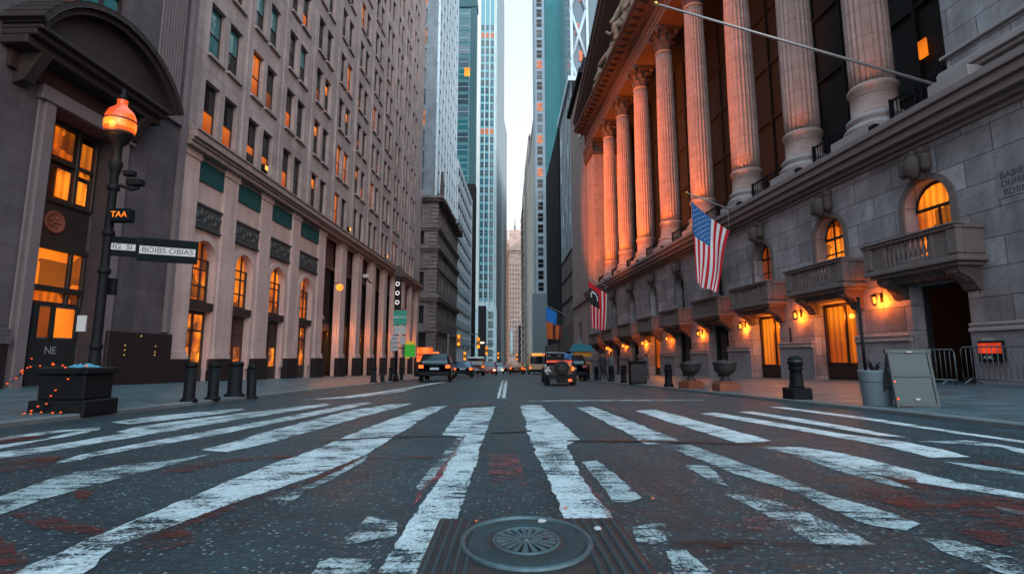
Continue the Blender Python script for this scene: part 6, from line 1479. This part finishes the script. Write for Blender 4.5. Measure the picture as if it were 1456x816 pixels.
m = MB(); m.box(-.52,.52,-.05,.05,1.25,2.2); m.build('lit_panel', 'sign_orange', t); m = MB(); m.box(-.56,.56,-.08,-.04,1.7,1.76); m.tube([(-.3,0,0),(-.3,0,1.3)], .05, 6); m.tube([(.3,0,0),(.3,0,1.3)], .05, 6); m.box(-.6,.6,-.3,.4,.3,.6); m.build('frame', 'black_iron', t)
for i, (x, y, lab) in enumerate([(-6.72,28.6,'small black bollard in front of the signal post'),(-6.75,30.8,'small black bollard just behind the signal post'),(-6.55,33,'small black bollard beside the orange board'),(-6.9,27.4,'cone shaped dark bollard before the bank columns')]):
    b = bollard_slim(.8, .11 if i < 3 else .14); b.location = (x, y, wz(x, y)-.01); b['label'] = lab; b['group'] = 'bollards by the signal post'
def signal(label, x, y, h, arm, heads, lit='amber'):
    t = thing('traffic_signal', label, 'traffic signal', (x, y, wz(x,y)), 0, 'far traffic signals on mast arms')
    m = MB(); m.tube([(0,0,0),(0,0,h)], .11, 8); m.tube([(0,0,h-.3),(arm,0,h)], .07, 6); m.build('mast', 'galvanised', t)
    for hx, hz in heads:
        m = MB(); m.box(hx-.2,hx+.2,-.15,.15,hz-.65,hz+.65); c = m.build('signal_head', 'sign_yellow', t, .03)
        for k in (-1,0,1): m = MB(); m.ball((hx,-.16,hz+k*.42),.15,10,6,0,(1,.4,1)); m.build('signal_lens', lit if k != 0 else 'car_red', c)
    return t
signal('amber traffic signal hanging over the lane beyond the black car', -6.4, 58, 4.6, 3.6, [(1.2,3.9),(3.4,3.6)])
signal('farther amber traffic signal on its mast arm before the cyan tower', -5.9, 76, 4.4, 4.2, [(3.2,3.4),(0,2.6)])
signal('far amber traffic signal near the double centre line', -3.9, 100, 4.2, 3, [(2.6,3.4)])
signal('far amber traffic signal beside the beige bus', 2.6, 104, 4.0, -1.2, [(-.2,3.2)])
t = thing('street_lamp', 'far pale street lamp with a short arm past the signals', 'street lamp', (-5.7, 92, wz(-5.7,92)))
m = MB(); m.tube([(0,0,0),(0,0,5),(.4,0,5.4),(1.6,0,5.5)], .09, 6); m.build('post', 'galvanised', t); m = MB(); m.ball((1.6,0,5.4),.3,10,6,0,(1.4,.7,.5)); m.build('lamp_head', 'head_light', t)
# food cart
t = thing('food_cart', 'food cart with teal canopy and yellow panels by the end of the exchange', 'food cart', (6.9, 46, wz(6.9,46)))
m = MB(); m.box(-.75,.75,0,1.6,.3,1.25); m.build('body', 'panel_yellow', t, .03)
for k in range(3): m = MB(); m.box(-.7+k*.48,-.28+k*.48,-.02,.0,.4,1.15); m.build('menu_panel', ['brown_spandrel','panel_yellow','brown_spandrel'][k], t)
m = MB(); m.box(-.8,.8,-.05,1.65,1.75,2.2); m.build('sign_board', 'panel_yellow', t); m = MB(); m.box(-.7,.0,-.08,-.05,1.5,1.78); m.build('lit_menu', 'amber', t)
m = MB(); m.prism([(-1.0,2.2),(1.0,2.2),(.75,2.75),(-.55,2.95)], 1, -.35, 1.9); m.build('canopy', 'canvas_teal', t)
for x in (-.72,.72): m = MB(); m.tube([(x,.05,1.2),(x,.05,2.25)], .03, 6); m.build('post', 'galvanised', t)
for x in (-.6,.6): m = MB(); m.lathe([(.1,-.05),(.28,-.05),(.28,.05),(.1,.05)], 14); w = m.build('wheel', 'tyre', t); w.rotation_euler = (0,R(90),0); w.location = (x,.5,.28)
# ---------------------------------------------------------------- people
def person(label, x, y, h, rz, coat, legs, pose=0, group=None):
    """one continuous figure grown from its joints, 1.75 m before scaling"""
    sw = [0, .10, -.06][pose]
    J = [(0,0,.98,.135,.105),(0,-.005,1.16,.125,.095),(0,-.01,1.38,.155,.10),(0,0,1.50,.055,.055),(0,.015,1.56,.055),(0,.03,1.66,.078,.095),(0,.02,1.735,.06,.075),
         (.175,-.01,1.41,.062),(.235,-.01+sw*.6,1.14,.047),(.235,.05+sw*1.5,.90,.034),(.235,.07+sw*1.6,.84,.030,.022),
         (-.175,-.01,1.41,.062),(-.235,-.02-sw*.6,1.14,.047),(-.23,.05-sw*1.2,.90,.034),(-.23,.07-sw*1.3,.84,.030,.022),
         (.09,0,.90,.095),(.10,.02-sw,.50,.062),(.105,-.03-sw*1.8,.10,.043),(.11,.0-sw*1.8,.035,.036),(.115,.13-sw*1.8,.03,.032,.026),
         (-.09,0,.90,.095),(-.10,.02+sw,.50,.062),(-.105,-.03+sw*1.8,.10,.043),(-.11,.0+sw*1.8,.035,.036),(-.115,.13+sw*1.8,.03,.032,.026)]
    E = [(0,1),(1,2),(2,3),(3,4),(4,5),(5,6),(2,7),(7,8),(8,9),(9,10),(2,11),(11,12),(12,13),(13,14),(0,15),(15,16),(16,17),(17,18),(18,19),(0,20),(20,21),(21,22),(22,23),(23,24)]
    o = body('person', J, E, ['skin', coat, legs, 'hair'], None, (x, y, wz(x, y)), rz, 2); s = h/1.79; o.scale = (s, s, s)
    me = o.data
    for p in me.polygons:
        c = p.center; i = 1
        if c.z > 1.53: i = 0
        elif abs(c.x) > .17 and c.z < .90: i = 0
        elif c.z < .07: i = 3
        elif c.z < .93 and abs(c.x) < .17: i = 2
        p.material_index = i
    b = bmesh.new(); b.from_mesh(me)
    def add(mb, mi):
        vs = [b.verts.new(v) for v in mb.V]
        for f in mb.F: q = b.faces.new([vs[i] for i in f]); q.material_index = mi; q.smooth = True
    for sg, k in ((1,10),(-1,14)):      # thumb and four fingers on each hand, slightly curled
        hx, hy, hz = J[k][:3]; mb = MB()
        for q in range(4):
            yy = hy-.028+q*.019; L = (.062,.072,.07,.055)[q]; mb.tube([(hx,yy,hz+.01),(hx-sg*.004,yy+.003,hz-L*.6),(hx-sg*.02,yy+.006,hz-L)], [.009,.0085,.007], 6)
        mb.tube([(hx,hy+.03,hz+.035),(hx-sg*.012,hy+.052,hz+.005),(hx-sg*.02,hy+.055,hz-.02)], [.011,.010,.008], 6); add(mb, 0)
    mb = MB(); mb.ball((0,.125,1.645),.016,8,6,0,(.8,1.1,1.3)); 
    for sg in (-1,1): mb.ball((sg*.088,.02,1.65),.022,8,6,0,(.5,.8,1.4))
    add(mb, 0); mb = MB()
    for sg in (-1,1): mb.ball((sg*.032,.117,1.668),.009,8,5,0,(1.3,.6,.8))
    mb.ball((0,.116,1.605),.02,8,5,0,(1.2,.4,.25)); add(mb, 3)
    b.to_mesh(me); b.free()
    m = MB(); m.ball((0,.005,1.70),.094,14,9,0,(.92,1.08,.95)); m.V = [v for v in m.V]; m.ball((0,-.03,1.66),.085,12,8); hr = m.build('hair', 'hair', o)
    m = MB(); m.lathe([(.185,.80),(.18,.95),(.165,1.1),(.185,1.3),(.17,1.42),(.10,1.5),(.075,1.53)], 18, sx=1.0, sq=.72, cap=False); m.build('coat', coat, o)
    tag(o, label, 'person', group); return o
gp = 'people waiting on the exchange pavement'
person('person in a dark coat standing nearest the parked black car', 5.85, 31.0, 1.68, R(170), 'coat_black', 'trousers', 0, gp)
person('person in a grey-green jacket in the middle of the waiting group', 6.15, 32.2, 1.72, R(40), 'coat_green', 'trousers', 1, gp)
person('person in a grey jacket with blue trousers at the edge of the waiting group', 6.45, 31.3, 1.66, R(-60), 'coat_grey', 'jeans', 0, gp)
person('person all in black behind the waiting group by the podium', 6.9, 33.4, 1.75, R(100), 'coat_black', 'trousers', 2, gp)
person('person in a pale grey top walking past the tall dark bin', 8.6, 31.5, 1.5, R(90), 'coat_grey', 'trousers', 1, gp)
# ---------------------------------------------------------------- daylight at dusk, camera
SUN_EL, SUN_AZ = 28.0, 152.0      # degrees; azimuth clockwise from the street's far end
w = bpy.data.worlds.new('World'); SC.world = w; w.use_nodes = True
t = w.node_tree; bg = t.nodes['Background']; out = t.nodes['World Output']
sky = N(t, 'ShaderNodeTexSky', sky_type='NISHITA'); sky.sun_disc = False; sky.sun_elevation = R(SUN_EL); sky.sun_rotation = R(SUN_AZ); sky.air_density = 1.2; sky.dust_density = 2; sky.ozone_density = 2
t.links.new(sky.outputs[0], bg.inputs[0]); bg.inputs[1].default_value = .05
tc = N(t, 'ShaderNodeTexCoord'); sp = N(t, 'ShaderNodeSeparateXYZ'); t.links.new(tc.outputs['Generated'], sp.inputs[0])
n = noise(t, tc.outputs['Generated'], 2.2, 5)
ad = N(t, 'ShaderNodeMath', operation='MULTIPLY_ADD'); t.links.new(n, ad.inputs[0]); ad.inputs[1].default_value = .10; t.links.new(sp.outputs[2], ad.inputs[2])
c = ramp(t, ad.outputs[0], [(0, (.02,.02,.02)), (.05, (.30,.285,.27)), (.30, (.385,.38,.365)), (.62, (.325,.365,.38)), (.80, (.27,.48,.59)), (1.0, (.36,.71,.90))])
# extra sky brightness added behind the camera to lift the far towers
ng = N(t, 'ShaderNodeMath', operation='MULTIPLY'); ng.use_clamp = True; t.links.new(sp.outputs[1], ng.inputs[0]); ng.inputs[1].default_value = -1
pw = N(t, 'ShaderNodeMath', operation='POWER'); t.links.new(ng.outputs[0], pw.inputs[0]); pw.inputs[1].default_value = 1.5
c = mixc(t, pw.outputs[0], c, mixc(t, 1, c, BACKSKY, 'ADD'))
b2 = N(t, 'ShaderNodeBackground'); t.links.new(c, b2.inputs[0]); b2.inputs[1].default_value = SKYK
s = N(t, 'ShaderNodeAddShader'); t.links.new(bg.outputs[0], s.inputs[0]); t.links.new(b2.outputs[0], s.inputs[1]); t.links.new(s.outputs[0], out.inputs[0])
l = bpy.data.lights.new('sun', 'SUN'); l.energy = .5; l.angle = R(25); l.color = (1, .82, .76)
o = bpy.data.objects.new('sun', l); COL.objects.link(o)
az = R(SUN_AZ); d = Vector((math.sin(az)*math.cos(R(SUN_EL)), math.cos(az)*math.cos(R(SUN_EL)), math.sin(R(SUN_EL)))); o.rotation_euler = d.to_track_quat('Z', 'Y').to_euler(); o.location = d*80
cam = bpy.data.cameras.new('camera'); co = bpy.data.objects.new('camera', cam); COL.objects.link(co)
cam.sensor_width = 36; cam.lens = 18.0; cam.clip_start = .05; cam.clip_end = 3000
co.location = (0, 0, EYE); co.rotation_euler = (R(90+7.744), 0, R(-.78)); SC.camera = co
SC.view_settings.view_transform = 'Standard'; SC.view_settings.look = 'None'; SC.view_settings.exposure = 0; SC.view_settings.gamma = 1
SC.render.engine = 'CYCLES'; SC.cycles.use_denoising = True; SC.cycles.max_bounces = 6; SC.cycles.diffuse_bounces = 1; SC.cycles.glossy_bounces = 3; SC.cycles.transparent_max_bounces = 8
SC.cycles.sample_clamp_indirect = 6; SC.cycles.caustics_reflective = False; SC.cycles.caustics_refractive = False
